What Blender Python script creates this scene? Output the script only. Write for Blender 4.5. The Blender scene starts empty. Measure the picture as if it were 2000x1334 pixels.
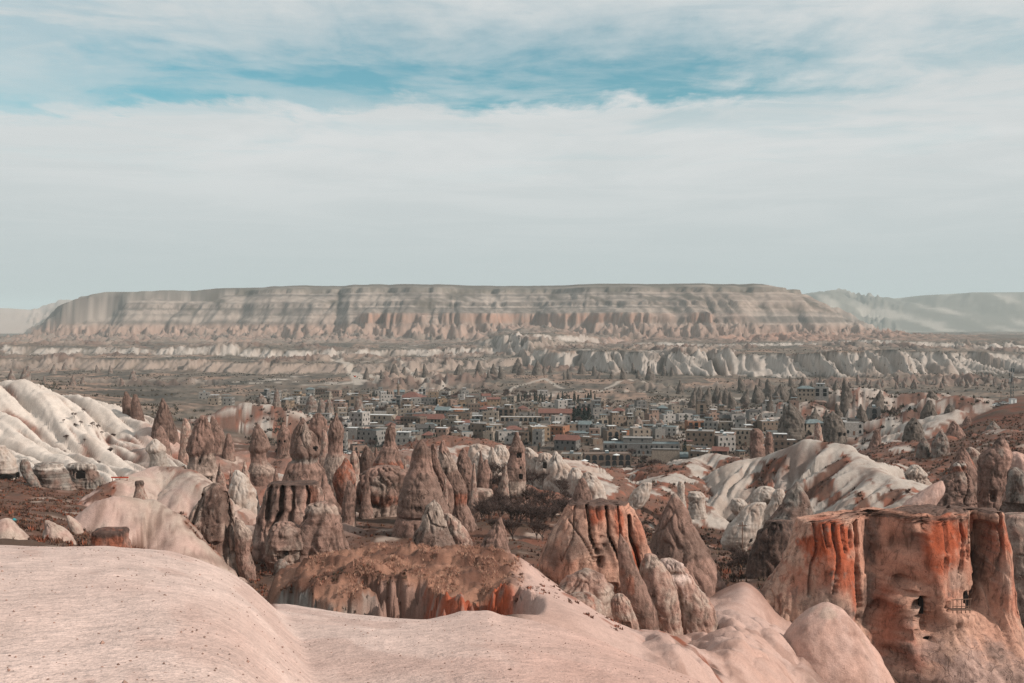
import bpy, math, random
import numpy as np

# ------------------------------------------------------------------ camera, sky, sun, exposure
F = 1944.0            # focal length in pixels of a 2000 px wide picture (35 mm lens)
HZ = 640.0            # pixel row of the eye-level horizon
SUN_AZ, SUN_EL = math.radians(111), math.radians(34)
scene = bpy.context.scene
scene.render.engine = 'CYCLES'
scene.cycles.use_denoising = True
scene.cycles.denoising_prefilter = 'NONE'
scene.cycles.denoising_input_passes = 'RGB_ALBEDO_NORMAL'
scene.cycles.max_bounces = 5
scene.cycles.diffuse_bounces = 3
scene.cycles.volume_bounces = 0
scene.cycles.transparent_max_bounces = 6
scene.cycles.sample_clamp_indirect = 4
scene.view_settings.view_transform = 'Standard'
scene.view_settings.look = 'None'
scene.view_settings.gamma = 1.0
scene.view_settings.exposure = 0.0
col = scene.collection

cam_data = bpy.data.cameras.new('camera')
cam_data.sensor_width = 36.0
cam_data.lens = 36.0 * F / 2000.0
cam_data.shift_y = -(667.0 - HZ) / 2000.0
cam_data.clip_start = 0.1
cam_data.clip_end = 60000
cam = bpy.data.objects.new('camera', cam_data)
cam.location = (0, 0, 0)
cam.rotation_euler = (math.radians(90), 0, 0)
col.objects.link(cam)
scene.camera = cam

sun_data = bpy.data.lights.new('sun', 'SUN')
sun_data.energy = 4.9
sun_data.angle = math.radians(1.2)
sun_data.color = (1.0, 0.885, 0.79)
sun = bpy.data.objects.new('sun', sun_data)
sun.rotation_euler = (math.radians(90) - SUN_EL, 0, math.radians(180) - SUN_AZ)
col.objects.link(sun)

world = bpy.data.worlds.new('World')
scene.world = world
world.use_nodes = True


class NT:
    """small helper for node trees"""
    def __init__(self, tree):
        self.t = tree
        tree.nodes.clear()

    def n(self, kind, ins=None, **props):
        nd = self.t.nodes.new(kind)
        for k, v in props.items():
            setattr(nd, k, v)
        for k, v in (ins or {}).items():
            self.put(nd.inputs[k], v)
        return nd

    def put(self, sock, v):
        if isinstance(v, bpy.types.NodeSocket):
            self.t.links.new(v, sock)
        elif v is not None:
            sock.default_value = v

    def math(self, op, a, b=None, c=None, clamp=False):
        nd = self.t.nodes.new('ShaderNodeMath')
        nd.operation = op
        nd.use_clamp = clamp
        for i, v in enumerate((a, b, c)):
            if v is not None:
                self.put(nd.inputs[i], v)
        return nd.outputs[0]

    def mix(self, f, a, b, blend='MIX'):
        nd = self.t.nodes.new('ShaderNodeMix')
        nd.data_type = 'RGBA'
        nd.blend_type = blend
        self.put(nd.inputs[0], f)
        for i, v in ((6, a), (7, b)):
            if not isinstance(v, bpy.types.NodeSocket) and len(v) == 3:
                v = (*v, 1)
            self.put(nd.inputs[i], v)
        return nd.outputs[2]

    def noise(self, vec, scale, detail=4, rough=0.55, dist=0.0, dim='3D'):
        nd = self.n('ShaderNodeTexNoise', {'Vector': vec, 'Scale': scale, 'Detail': detail, 'Roughness': rough, 'Distortion': dist}, noise_dimensions=dim)
        return nd.outputs[0]

    def ramp(self, f, lo, hi):
        nd = self.n('ShaderNodeMapRange', {'Value': f, 'From Min': lo, 'From Max': hi}, interpolation_type='SMOOTHSTEP')
        return nd.outputs[0]


def build_sky():
    t = NT(world.node_tree)
    out = t.n('ShaderNodeOutputWorld')
    sky = t.n('ShaderNodeTexSky', sky_type='NISHITA', sun_disc=False, sun_elevation=SUN_EL, sun_rotation=SUN_AZ,
              air_density=1.0, dust_density=1.5, ozone_density=2.0)
    bg_sky = t.n('ShaderNodeBackground', {'Color': t.mix(1.0, sky.outputs[0], (0.80, 1.40, 1.16), 'MULTIPLY'), 'Strength': 0.10})
    # a cloud deck on a high flat sheet: direction -> point of the sheet overhead
    d = t.n('ShaderNodeTexCoord').outputs['Generated']
    s = t.n('ShaderNodeSeparateXYZ', {0: d})
    up = t.math('MAXIMUM', s.outputs[2], 0.012)
    u = t.math('DIVIDE', s.outputs[0], up)
    v = t.math('DIVIDE', s.outputs[1], up)
    p = t.n('ShaderNodeCombineXYZ', {0: u, 1: v, 2: 0.0}).outputs[0]
    p2 = t.n('ShaderNodeMapping', {'Vector': p, 'Rotation': (0, 0, math.radians(20)), 'Scale': (0.85, 1.15, 1)}).outputs[0]
    big = t.noise(p2, 0.42, 3, 0.5, 0.3)
    med = t.noise(p2, 1.3, 8, 0.62, 0.7)
    fine = t.noise(p2, 4.5, 6, 0.6, 0.4)
    # a long rift in the deck, crossing in front of the viewer
    puff = t.noise(t.n('ShaderNodeMapping', {'Vector': p, 'Scale': (1.5, 0.8, 1)}).outputs[0], 1.9, 9, 0.60, 0.2)
    w = t.math('ADD', t.math('MULTIPLY', t.math('SUBTRACT', med, 0.5), 0.95), t.math('MULTIPLY', t.math('SUBTRACT', puff, 0.5), 1.5))
    # centre line of the rift: v as a function of u
    cl = t.math('ADD', 4.16, t.math('ADD', t.math('MULTIPLY', u, -0.02), t.math('MULTIPLY', t.math('MULTIPLY', u, u), 0.03)))
    dist = t.math('SUBTRACT', t.math('SUBTRACT', v, t.math('MULTIPLY', w, 1.0)), cl)
    near_edge = t.ramp(dist, -1.5, -0.15)
    far_edge = t.math('SUBTRACT', 1.0, t.ramp(dist, 0.06, 0.46))
    ends = t.math('MULTIPLY', t.ramp(t.math('ADD', u, t.math('MULTIPLY', med, 1.6)), -3.2, -0.4), t.math('SUBTRACT', 1.0, t.ramp(t.math('ADD', u, t.math('MULTIPLY', w, 1.5)), 0.7, 2.0)))
    rift = t.math('MULTIPLY', t.math('MULTIPLY', near_edge, far_edge), t.math('MULTIPLY', ends, t.math('ADD', 0.55, t.math('MULTIPLY', t.ramp(t.noise(p, 0.9, 6, 0.6, 0.5), 0.62, 0.42), 0.45))))
    thin = t.math('MULTIPLY', t.ramp(t.math('ADD', t.math('MULTIPLY', med, 0.6), t.math('MULTIPLY', big, 0.4)), 0.53, 0.38), t.ramp(s.outputs[2], 0.12, 0.26))
    hole = t.math('MAXIMUM', t.math('MULTIPLY', rift, 0.95), t.math('MULTIPLY', thin, 0.42))
    cover = t.math('SUBTRACT', 1.0, t.math('MULTIPLY', hole, t.math('ADD', 0.98, t.math('MULTIPLY', t.math('SUBTRACT', 0.60, fine), 0.9)), clamp=True), clamp=True)
    # cloud body: brighter where thick and high, greyer towards the hazy horizon
    streak = t.noise(t.n('ShaderNodeMapping', {'Vector': p, 'Rotation': (0, 0, math.radians(12)), 'Scale': (0.45, 0.45, 1)}).outputs[0], 1.1, 7, 0.62, 0.6)
    tone = t.math('ADD', t.math('MULTIPLY', t.ramp(s.outputs[2], 0.02, 0.20), 0.62), t.math('MULTIPLY', t.math('MULTIPLY', t.ramp(streak, 0.36, 0.64), t.ramp(s.outputs[2], 0.03, 0.17)), 0.38))
    ccol = t.mix(tone, (0.520, 0.575, 0.586), (0.720, 0.736, 0.736))
    bg_cloud = t.n('ShaderNodeBackground', {'Color': ccol, 'Strength': 1.0})
    mx = t.n('ShaderNodeMixShader', {0: cover, 1: bg_sky.outputs[0], 2: bg_cloud.outputs[0]})
    t.t.links.new(mx.outputs[0], out.inputs[0])


build_sky()

# ------------------------------------------------------------------ noise in numpy
rs = np.random.RandomState(7)
PERM = rs.permutation(512).astype(np.int64)
PERM = np.concatenate([PERM, PERM, PERM])
G3 = rs.normal(size=(512, 3))
G3 /= np.linalg.norm(G3, axis=1)[:, None]
G2 = np.stack([np.cos(np.arange(512) * 2.399), np.sin(np.arange(512) * 2.399)], 1)


def fade(t):
    return t * t * t * (t * (t * 6 - 15) + 10)


def n2(x, y):
    x = np.asarray(x, float); y = np.asarray(y, float)
    xi = np.floor(x); yi = np.floor(y)
    xf = x - xi; yf = y - yi
    xi = xi.astype(np.int64) & 511; yi = yi.astype(np.int64) & 511
    u = fade(xf); v = fade(yf)

    def g(ix, iy, fx, fy):
        h = PERM[PERM[ix & 511] + (iy & 511)] & 511
        return G2[h, 0] * fx + G2[h, 1] * fy
    a = g(xi, yi, xf, yf); b = g(xi + 1, yi, xf - 1, yf)
    c = g(xi, yi + 1, xf, yf - 1); d = g(xi + 1, yi + 1, xf - 1, yf - 1)
    return (a + u * (b - a) + v * ((c + u * (d - c)) - (a + u * (b - a)))) * 1.5


def n3(x, y, z):
    x, y, z = np.broadcast_arrays(x, y, z)
    xi = np.floor(x); yi = np.floor(y); zi = np.floor(z)
    xf = x - xi; yf = y - yi; zf = z - zi
    xi = xi.astype(np.int64); yi = yi.astype(np.int64); zi = zi.astype(np.int64)
    u = fade(xf); v = fade(yf); w = fade(zf)

    def g(i, j, k):
        h = PERM[PERM[PERM[(xi + i) & 511] + ((yi + j) & 511)] + ((zi + k) & 511)] & 511
        q = G3[h]
        return q[..., 0] * (xf - i) + q[..., 1] * (yf - j) + q[..., 2] * (zf - k)
    l = lambda a, b, t: a + t * (b - a)
    return l(l(l(g(0, 0, 0), g(1, 0, 0), u), l(g(0, 1, 0), g(1, 1, 0), u), v),
             l(l(g(0, 0, 1), g(1, 0, 1), u), l(g(0, 1, 1), g(1, 1, 1), u), v), w) * 1.5


def fbm2(x, y, o=4, g=0.5):
    s = 0; a = 1; t = 0
    for i in range(o):
        s = s + a * n2(x + 17.3 * i, y - 9.1 * i); t += a; a *= g; x = x * 2.03; y = y * 2.03
    return s / t


def fbm3(x, y, z, o=4, g=0.5):
    s = 0; a = 1; t = 0
    for i in range(o):
        s = s + a * n3(x + 17.3 * i, y - 9.1 * i, z + 5.7 * i); t += a; a *= g; x = x * 2.03; y = y * 2.03; z = z * 2.03
    return s / t


def bil2(x, y, o=3, g=0.45):
    """rounded swells with sharp creases between them, 0..~1"""
    s = 0; a = 1; t = 0
    for i in range(o):
        s = s + a * np.minimum(np.abs(n2(x + 31.7 * i, y + 11.3 * i)) * 2.2, 1.2); t += a; a *= g; x = x * 2.1; y = y * 2.1
    return s / t


def sstep(a, b, x):
    t = np.clip((x - a) / (b - a), 0, 1)
    return t * t * (3 - 2 * t)


def lerp(a, b, t):
    return a + (b - a) * t


def cmix(a, b, t):
    """mix colour arrays (n,3) or tuples by t (n,)"""
    return np.asarray(a, float) * (1 - t[..., None]) + np.asarray(b, float) * t[..., None]


def srgb(r, g, b):
    f = lambda c: ((c / 255.0 + 0.055) / 1.055) ** 2.4
    return np.array([f(r), f(g), f(b)])


# base colours of the place (linear albedo)
SAND = np.array([0.545, 0.415, 0.368])
SAND2 = np.array([0.470, 0.325, 0.280])
SALMON = np.array([0.465, 0.300, 0.248])
WHITE = np.array([0.440, 0.385, 0.342])
CREAM = np.array([0.380, 0.300, 0.252])
PINK = np.array([0.300, 0.186, 0.150])
TAN = np.array([0.205, 0.135, 0.110])
UMBER = np.array([0.102, 0.065, 0.053])
DARK = np.array([0.058, 0.041, 0.036])
RED = np.array([0.330, 0.080, 0.038])
RUST = np.array([0.220, 0.080, 0.050])
SOIL = np.array([0.125, 0.062, 0.044])
SCRUB = np.array([0.085, 0.054, 0.040])
FIELD = np.array([0.150, 0.116, 0.092])
FIELD2 = np.array([0.115, 0.097, 0.079])
GREY = np.array([0.215, 0.190, 0.168])

# ------------------------------------------------------------------ materials


def stone_material(name, bump=0.5, scale=1.0, speck=0.0, var=0.28, rough=0.95, streak=0.0, crack=0.0):
    m = bpy.data.materials.new(name)
    m.use_nodes = True
    t = NT(m.node_tree)
    out = t.n('ShaderNodeOutputMaterial')
    pos = t.n('ShaderNodeNewGeometry').outputs['Position']
    tint = t.n('ShaderNodeAttribute', attribute_name='tint').outputs['Color']
    a = t.noise(pos, 0.9 * scale, 7, 0.68)
    b = t.noise(pos, 7.0 * scale, 4, 0.7)
    f = t.math('ADD', t.math('MULTIPLY', t.math('SUBTRACT', a, 0.5), var * 2.6), t.math('MULTIPLY', t.math('SUBTRACT', b, 0.5), var * 2.7))
    f = t.math('ADD', f, 1.0)
    h = t.math('ADD', t.math('MULTIPLY', a, 0.6), t.math('MULTIPLY', b, 0.18))
    if streak:
        ps = t.n('ShaderNodeMapping', {'Vector': pos, 'Scale': (1.0, 1.0, 0.28)}).outputs[0]
        sn = t.noise(ps, 0.75 * scale, 6, 0.66, 0.5)
        f = t.math('MULTIPLY', f, t.math('SUBTRACT', 1.0, t.math('MULTIPLY', t.ramp(sn, 0.50, 0.66), streak)))
        blotch = t.noise(pos, 2.4 * scale, 5, 0.7)
        f = t.math('MULTIPLY', f, t.math('SUBTRACT', 1.0, t.math('MULTIPLY', t.ramp(blotch, 0.55, 0.68), streak * 0.6)))
    if streak:
        pv = t.n('ShaderNodeTexVoronoi', {'Vector': t.n('ShaderNodeMapping', {'Vector': pos, 'Scale': (1, 1, 0.7)}).outputs[0], 'Scale': 1.25 * scale, 'Randomness': 1.0})
        pk = t.math('MULTIPLY', t.math('GREATER_THAN', t.n('ShaderNodeSeparateColor', {0: pv.outputs['Color']}).outputs[0], 0.70), t.math('SUBTRACT', 1.0, t.ramp(t.math('ADD', pv.outputs['Distance'], t.math('MULTIPLY', t.math('SUBTRACT', b, 0.5), 0.25)), 0.14, 0.26)))
        pk = t.math('MULTIPLY', pk, t.ramp(t.noise(pos, 0.22 * scale, 2), 0.42, 0.58))
        f = t.math('MULTIPLY', f, t.math('SUBTRACT', 1.0, t.math('MULTIPLY', pk, streak * 1.1)))
        h = t.math('SUBTRACT', h, t.math('MULTIPLY', pk, streak * 0.7))
    if crack:
        pw = t.n('ShaderNodeVectorMath', {0: t.n('ShaderNodeMapping', {'Vector': pos, 'Scale': (0.30 * scale, 0.30 * scale, 0.075 * scale)}).outputs[0],
                                         1: t.n('ShaderNodeVectorMath', {0: t.n('ShaderNodeTexNoise', {'Vector': pos, 'Scale': 0.5 * scale, 'Detail': 4.0}).outputs[1], 1: (0.5, 0.5, 0.5)}, operation='MULTIPLY').outputs[0]}, operation='ADD').outputs[0]
        vo = t.n('ShaderNodeTexVoronoi', {'Vector': pw, 'Scale': 1.0}, feature='DISTANCE_TO_EDGE')
        ck = t.math('MULTIPLY', t.math('SUBTRACT', 1.0, t.ramp(vo.outputs['Distance'], 0.004, 0.026)), t.ramp(t.noise(pos, 0.35 * scale, 3), 0.45, 0.6))
        f = t.math('MULTIPLY', f, t.math('SUBTRACT', 1.0, t.math('MULTIPLY', ck, crack * 0.7)))
        h = t.math('SUBTRACT', h, t.math('MULTIPLY', ck, crack * 0.5))
    if speck:
        vo = t.n('ShaderNodeTexVoronoi', {'Vector': pos, 'Scale': 22.0, 'Randomness': 1.0})
        keep = t.math('GREATER_THAN', t.n('ShaderNodeSeparateColor', {0: vo.outputs['Color']}).outputs[0], 0.86)
        dot = t.math('MULTIPLY', t.math('LESS_THAN', vo.outputs['Distance'], 0.24), keep)
        vo2 = t.n('ShaderNodeTexVoronoi', {'Vector': pos, 'Scale': 55.0, 'Randomness': 1.0})
        keep2 = t.math('GREATER_THAN', t.n('ShaderNodeSeparateColor', {0: vo2.outputs['Color']}).outputs[0], 0.7)
        dot2 = t.math('MULTIPLY', t.math('LESS_THAN', vo2.outputs['Distance'], 0.28), keep2)
        dots = t.math('MULTIPLY', t.math('MAXIMUM', dot, t.math('MULTIPLY', dot2, 0.6)), speck)
        f = t.math('MULTIPLY', f, t.math('SUBTRACT', 1.0, dots))
        gr = t.noise(pos, 38.0, 4, 0.75)
        f = t.math('MULTIPLY', f, t.math('ADD', 0.42, t.math('MULTIPLY', gr, 1.06)))
        h = t.math('ADD', h, t.math('MULTIPLY', gr, 0.02))
    c = t.n('ShaderNodeVectorMath', {0: tint, 1: t.n('ShaderNodeCombineXYZ', {0: f, 1: f, 2: f}).outputs[0]}, operation='MULTIPLY').outputs[0]
    bp = t.n('ShaderNodeBump', {'Strength': bump, 'Distance': 0.35 / scale, 'Height': h})
    bs = t.n('ShaderNodeBsdfPrincipled', {'Base Color': c, 'Roughness': rough, 'Normal': bp.outputs[0], 'Specular IOR Level': 0.15})
    t.t.links.new(bs.outputs[0], out.inputs[0])
    return m


def plain_material(name, color, var=0.2, scale=2.0, rough=0.85, metallic=0.0, bump=0.0):
    m = bpy.data.materials.new(name)
    m.use_nodes = True
    t = NT(m.node_tree)
    out = t.n('ShaderNodeOutputMaterial')
    pos = t.n('ShaderNodeNewGeometry').outputs['Position']
    a = t.noise(pos, scale, 5, 0.6)
    c0 = tuple(np.array(color) * (1 - var)); c1 = tuple(np.array(color) * (1 + var))
    c = t.mix(t.ramp(a, 0.3, 0.7), c0, c1)
    bs = t.n('ShaderNodeBsdfPrincipled', {'Base Color': c, 'Roughness': rough, 'Metallic': metallic, 'Specular IOR Level': 0.3})
    if bump:
        bp = t.n('ShaderNodeBump', {'Strength': bump, 'Distance': 0.1, 'Height': a})
        t.t.links.new(bp.outputs[0], bs.inputs['Normal'])
    t.t.links.new(bs.outputs[0], out.inputs[0])
    return m


M = {}
M['ground'] = stone_material('ground_tuff', 0.6, 1.0, speck=0.34, var=0.22)
M['tuff'] = stone_material('rock_tuff', 1.0, 1.05, var=0.50, streak=0.55, crack=0.55)
M['near'] = stone_material('near_rock_tuff', 1.0, 1.7, var=0.48, streak=0.46, crack=0.45)
M['smooth'] = stone_material('smooth_tuff', 0.75, 1.3, var=0.30, streak=0.20)

# ------------------------------------------------------------------ mesh helpers


def mesh_np(name, v, faces, mat, tint=None, smooth=True, parent=None, loc=(0, 0, 0)):
    """faces: (n,4) or (n,3) int array, or list of arrays"""
    me = bpy.data.meshes.new(name)
    v = np.asarray(v, np.float32)
    fl = faces if isinstance(faces, list) else [faces]
    fl = [np.asarray(f, np.int32) for f in fl if len(f)]
    loops = np.concatenate([f.ravel() for f in fl])
    tot = np.concatenate([np.full(len(f), f.shape[1], np.int32) for f in fl])
    start = np.concatenate([[0], np.cumsum(tot)[:-1]]).astype(np.int32)
    me.vertices.add(len(v)); me.vertices.foreach_set('co', v.ravel())
    me.loops.add(len(loops)); me.loops.foreach_set('vertex_index', loops)
    me.polygons.add(len(tot)); me.polygons.foreach_set('loop_start', start)
    me.polygons.foreach_set('loop_total', tot)
    me.polygons.foreach_set('use_smooth', np.full(len(tot), smooth, bool))
    me.update(calc_edges=True)
    if tint is not None:
        at = me.attributes.new('tint', 'FLOAT_COLOR', 'POINT')
        c = np.ones((len(v), 4), np.float32); c[:, :3] = np.clip(tint, 0.01, 0.85)
        at.data.foreach_set('color', c.ravel())
    if mat is not None:
        me.materials.append(mat)
    o = bpy.data.objects.new(name, me)
    o.location = loc
    col.objects.link(o)
    if parent is not None:
        o.parent = parent
    return o


def tag(o, label=None, cat=None, group=None, kind=None):
    if label: o['label'] = label
    if cat: o['category'] = cat
    if group: o['group'] = group
    if kind: o['kind'] = kind
    return o


def empty(name, loc, rz=0.0):
    o = bpy.data.objects.new(name, None)
    o.location = loc
    o.rotation_euler = (0, 0, rz)
    o.empty_display_size = 0.5
    col.objects.link(o)
    return o


def PX(px, D):
    return (px - 1000.0) / F * D


def PZ(py, D):
    return (HZ - py) / F * D


# ------------------------------------------------------------------ the ground: one height field
TPX = np.array([-300, 0, 250, 500, 750, 1000, 1250, 1500, 1750, 2000, 2300], float)
TAB = [  # distance, then height at each bearing
    (28,   -16, -16, -17, -18, -18, -15, -16, -24, -27, -30, -32),
    (45,   -17, -17, -18, -19, -19, -13.3, -15.2, -22, -28, -32, -34),
    (60,   -18, -18, -19, -20.5, -20.5, -15.3, -18.4, -23, -31, -35, -36),
    (90,   -20, -20, -22, -27, -27, -21.5, -28, -26.5, -35, -40, -40),
    (120,  -22, -23, -26.5, -33, -33, -30, -33, -33, -39, -43, -43),
    (160,  -27, -29.0, -32.5, -37, -37, -36, -41, -39.5, -42, -44, -43),
    (200,  -30, -33, -36, -40, -40, -41, -44, -46, -46, -41, -39),
    (260,  -32, -35, -38, -43, -44, -43, -50, -53, -49, -39, -37),
    (330,  -17, -19, -31, -45, -46, -46, -55, -49, -45, -39, -36),
    (420,  -27, -31, -43, -51, -55, -58, -64, -58, -52, -36, -34),
    (500,  -29, -33, -46, -58, -66, -68, -69, -65, -60, -35, -33),
    (700,  -38, -43, -55, -65, -69, -69, -69, -68, -64, -55, -48),
    (1000, -48, -52, -62, -67, -70, -70, -70, -69, -66, -62, -58),
    (1400, -66, -68, -70, -71, -72, -72, -72, -72, -71, -70, -68),
    (2000, -72, -73, -73, -74, -74, -74, -74, -74, -74, -74, -72),
    (3000, -74, -75, -76, -76, -76, -76, -76, -75, -74, -72, -70),
    (4500, -74, -75, -76, -76, -76, -76, -76, -75, -72, -70, -68),
    (20000, -70, -70, -70, -70, -70, -70, -70, -70, -70, -70, -70)]
_ly = np.log([r[0] for r in TAB]); _tz = np.array([r[1:] for r in TAB], float)


def _hermite(x, xp, fp):
    """monotone-limited cubic along the last axis of fp"""
    h = np.diff(xp); dl = np.diff(fp, axis=-1) / h
    m = np.zeros_like(fp)
    s = dl[..., 1:] * dl[..., :-1]
    m[..., 1:-1] = np.where(s > 0, 2 * s / np.where(np.abs(dl[..., 1:] + dl[..., :-1]) < 1e-9, 1e-9, dl[..., 1:] + dl[..., :-1]), 0)
    i = np.clip(np.searchsorted(xp, x) - 1, 0, len(xp) - 2)
    t = np.clip((x - xp[i]) / h[i], 0, 1)
    return ((2 * t**3 - 3 * t**2 + 1) * fp[..., i] + (t**3 - 2 * t**2 + t) * h[i] * m[..., i]
            + (-2 * t**3 + 3 * t**2) * fp[..., i + 1] + (t**3 - t**2) * h[i] * m[..., i + 1])


_gy = np.linspace(_ly[0], _ly[-1], 500)
_gx = np.linspace(-300, 2300, 261)
_tab1 = _hermite(_gy, _ly, _tz.T)            # (11, 500)
_tab2 = _hermite(_gx, TPX, _tab1.T)          # (500, 261)


def table(px, Y):
    a = np.clip((np.log(np.maximum(Y, 1)) - _gy[0]) / (_gy[1] - _gy[0]), 0, 498.999)
    b = np.clip((px + 300) / 10.0, 0, 259.999)
    i = a.astype(int); j = b.astype(int); a = a - i; b = b - j
    return (_tab2[i, j] * (1 - a) * (1 - b) + _tab2[i + 1, j] * a * (1 - b) + _tab2[i, j + 1] * (1 - a) * b + _tab2[i + 1, j + 1] * a * b)


CREST = np.array([(-300, 1070), (-100, 1058), (0, 1061), (120, 1064), (230, 1070), (320, 1080), (390, 1096), (440, 1116), (480, 1142), (515, 1172),
                  (560, 1185), (620, 1192), (700, 1199), (780, 1205), (830, 1206), (870, 1199), (910, 1192), (950, 1192), (985, 1204),
                  (1030, 1211), (1080, 1222), (1150, 1246), (1230, 1281), (1300, 1309), (1370, 1336), (1460, 1375), (1700, 1450), (2300, 1560)], float)
CRESTY = np.array([(-300, 19), (0, 18), (430, 16), (830, 17), (1370, 15), (2300, 12)], float)
OUT_TOP = np.array([(470, 1160), (500, 1152), (545, 1135), (590, 1112), (640, 1093), (700, 1087), (800, 1084), (900, 1084), (960, 1090), (1010, 1100), (1060, 1112)], float)

# white tuff ridges: crest points (picture column, row, distance), slope to the front, to the back, rib width, rib length, rib height, soil share
RIDGES = [
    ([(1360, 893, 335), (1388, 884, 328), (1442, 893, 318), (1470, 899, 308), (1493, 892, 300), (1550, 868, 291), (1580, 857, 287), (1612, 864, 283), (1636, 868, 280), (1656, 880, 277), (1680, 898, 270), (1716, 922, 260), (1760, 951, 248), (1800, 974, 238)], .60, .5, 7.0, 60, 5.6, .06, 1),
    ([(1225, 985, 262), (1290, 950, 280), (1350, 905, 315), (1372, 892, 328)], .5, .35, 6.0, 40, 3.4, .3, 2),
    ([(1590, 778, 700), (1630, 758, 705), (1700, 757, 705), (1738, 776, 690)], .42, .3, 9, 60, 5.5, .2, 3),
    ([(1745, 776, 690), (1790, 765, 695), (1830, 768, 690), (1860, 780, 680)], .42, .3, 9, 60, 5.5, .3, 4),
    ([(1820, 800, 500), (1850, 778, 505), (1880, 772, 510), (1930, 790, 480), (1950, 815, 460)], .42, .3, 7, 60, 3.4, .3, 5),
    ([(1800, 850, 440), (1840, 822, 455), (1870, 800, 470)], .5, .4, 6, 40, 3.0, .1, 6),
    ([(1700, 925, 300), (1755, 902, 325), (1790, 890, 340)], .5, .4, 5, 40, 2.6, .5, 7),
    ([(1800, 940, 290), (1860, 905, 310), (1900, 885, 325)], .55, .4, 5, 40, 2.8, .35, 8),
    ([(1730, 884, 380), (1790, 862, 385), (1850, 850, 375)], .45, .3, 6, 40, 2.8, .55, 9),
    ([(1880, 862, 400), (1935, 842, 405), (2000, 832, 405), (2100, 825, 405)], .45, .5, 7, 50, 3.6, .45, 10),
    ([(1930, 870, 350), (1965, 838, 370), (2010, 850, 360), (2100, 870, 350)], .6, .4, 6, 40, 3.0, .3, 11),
    ([(425, 806, 590), (475, 786, 600), (512, 790, 600), (565, 803, 590)], .40, .3, 9, 60, 3.8, .3, 12),
    ([(690, 892, 330), (760, 884, 335), (840, 878, 340), (900, 872, 345)], .35, .2, 6, 30, 2.0, .4, 13),
    ([(820, 870, 390), (868, 850, 400), (905, 853, 400), (945, 868, 390)], .40, .3, 8, 40, 1.2, .85, 14),
    ([(205, 975, 131), (228, 968, 132), (262, 972, 133), (305, 980, 134), (335, 998, 133), (350, 1035, 131), (362, 1080, 128)], .95, 1.3, 2.0, 26, .75, .02, 21, 'rose'),
    ([(225, 945, 196), (262, 925, 204), (300, 912, 208), (352, 912, 208), (380, 935, 202)], .8, .9, 3.4, 150, 1.5, .10, 22, 'rose'),
    ([(395, 962, 228), (450, 938, 238), (500, 932, 242), (560, 945, 238), (610, 965, 230)], .6, .4, 4.6, 140, 2.0, .30, 23, 'rose'),
    ([(600, 972, 232), (655, 945, 242), (700, 932, 246), (740, 940, 244)], .6, .4, 4.6, 140, 2.0, .35, 24, 'rose'),
    ([(860, 962, 238), (900, 942, 248), (955, 932, 252), (1000, 940, 250)], .55, .4, 4.6, 140, 2.0, .40, 25, 'rose'),
    ([(395, 905, 285), (440, 885, 300), (520, 880, 305), (580, 890, 300), (640, 884, 305)], .5, .3, 5.0, 40, 1.8, .35, 26, 'rose'),
    ([(960, 885, 320), (1020, 880, 318), (1075, 890, 308), (1120, 915, 292), (1165, 945, 275)], .55, .4, 5, 40, 3.0, .25, 15),
]


def lobes(n):
    c = np.clip(np.abs(n) * 2.1, 0, 1)
    return 1 - (1 - c) ** 2


ROADS = [[(1105, 512), (1150, 492), (1195, 470), (1212, 445), (1205, 418), (1195, 400)], [(1195, 470), (1230, 474), (1275, 480), (1320, 490), (1345, 505)]]
PATHS = []   # filled below: (polyline in metres, half width)


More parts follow.
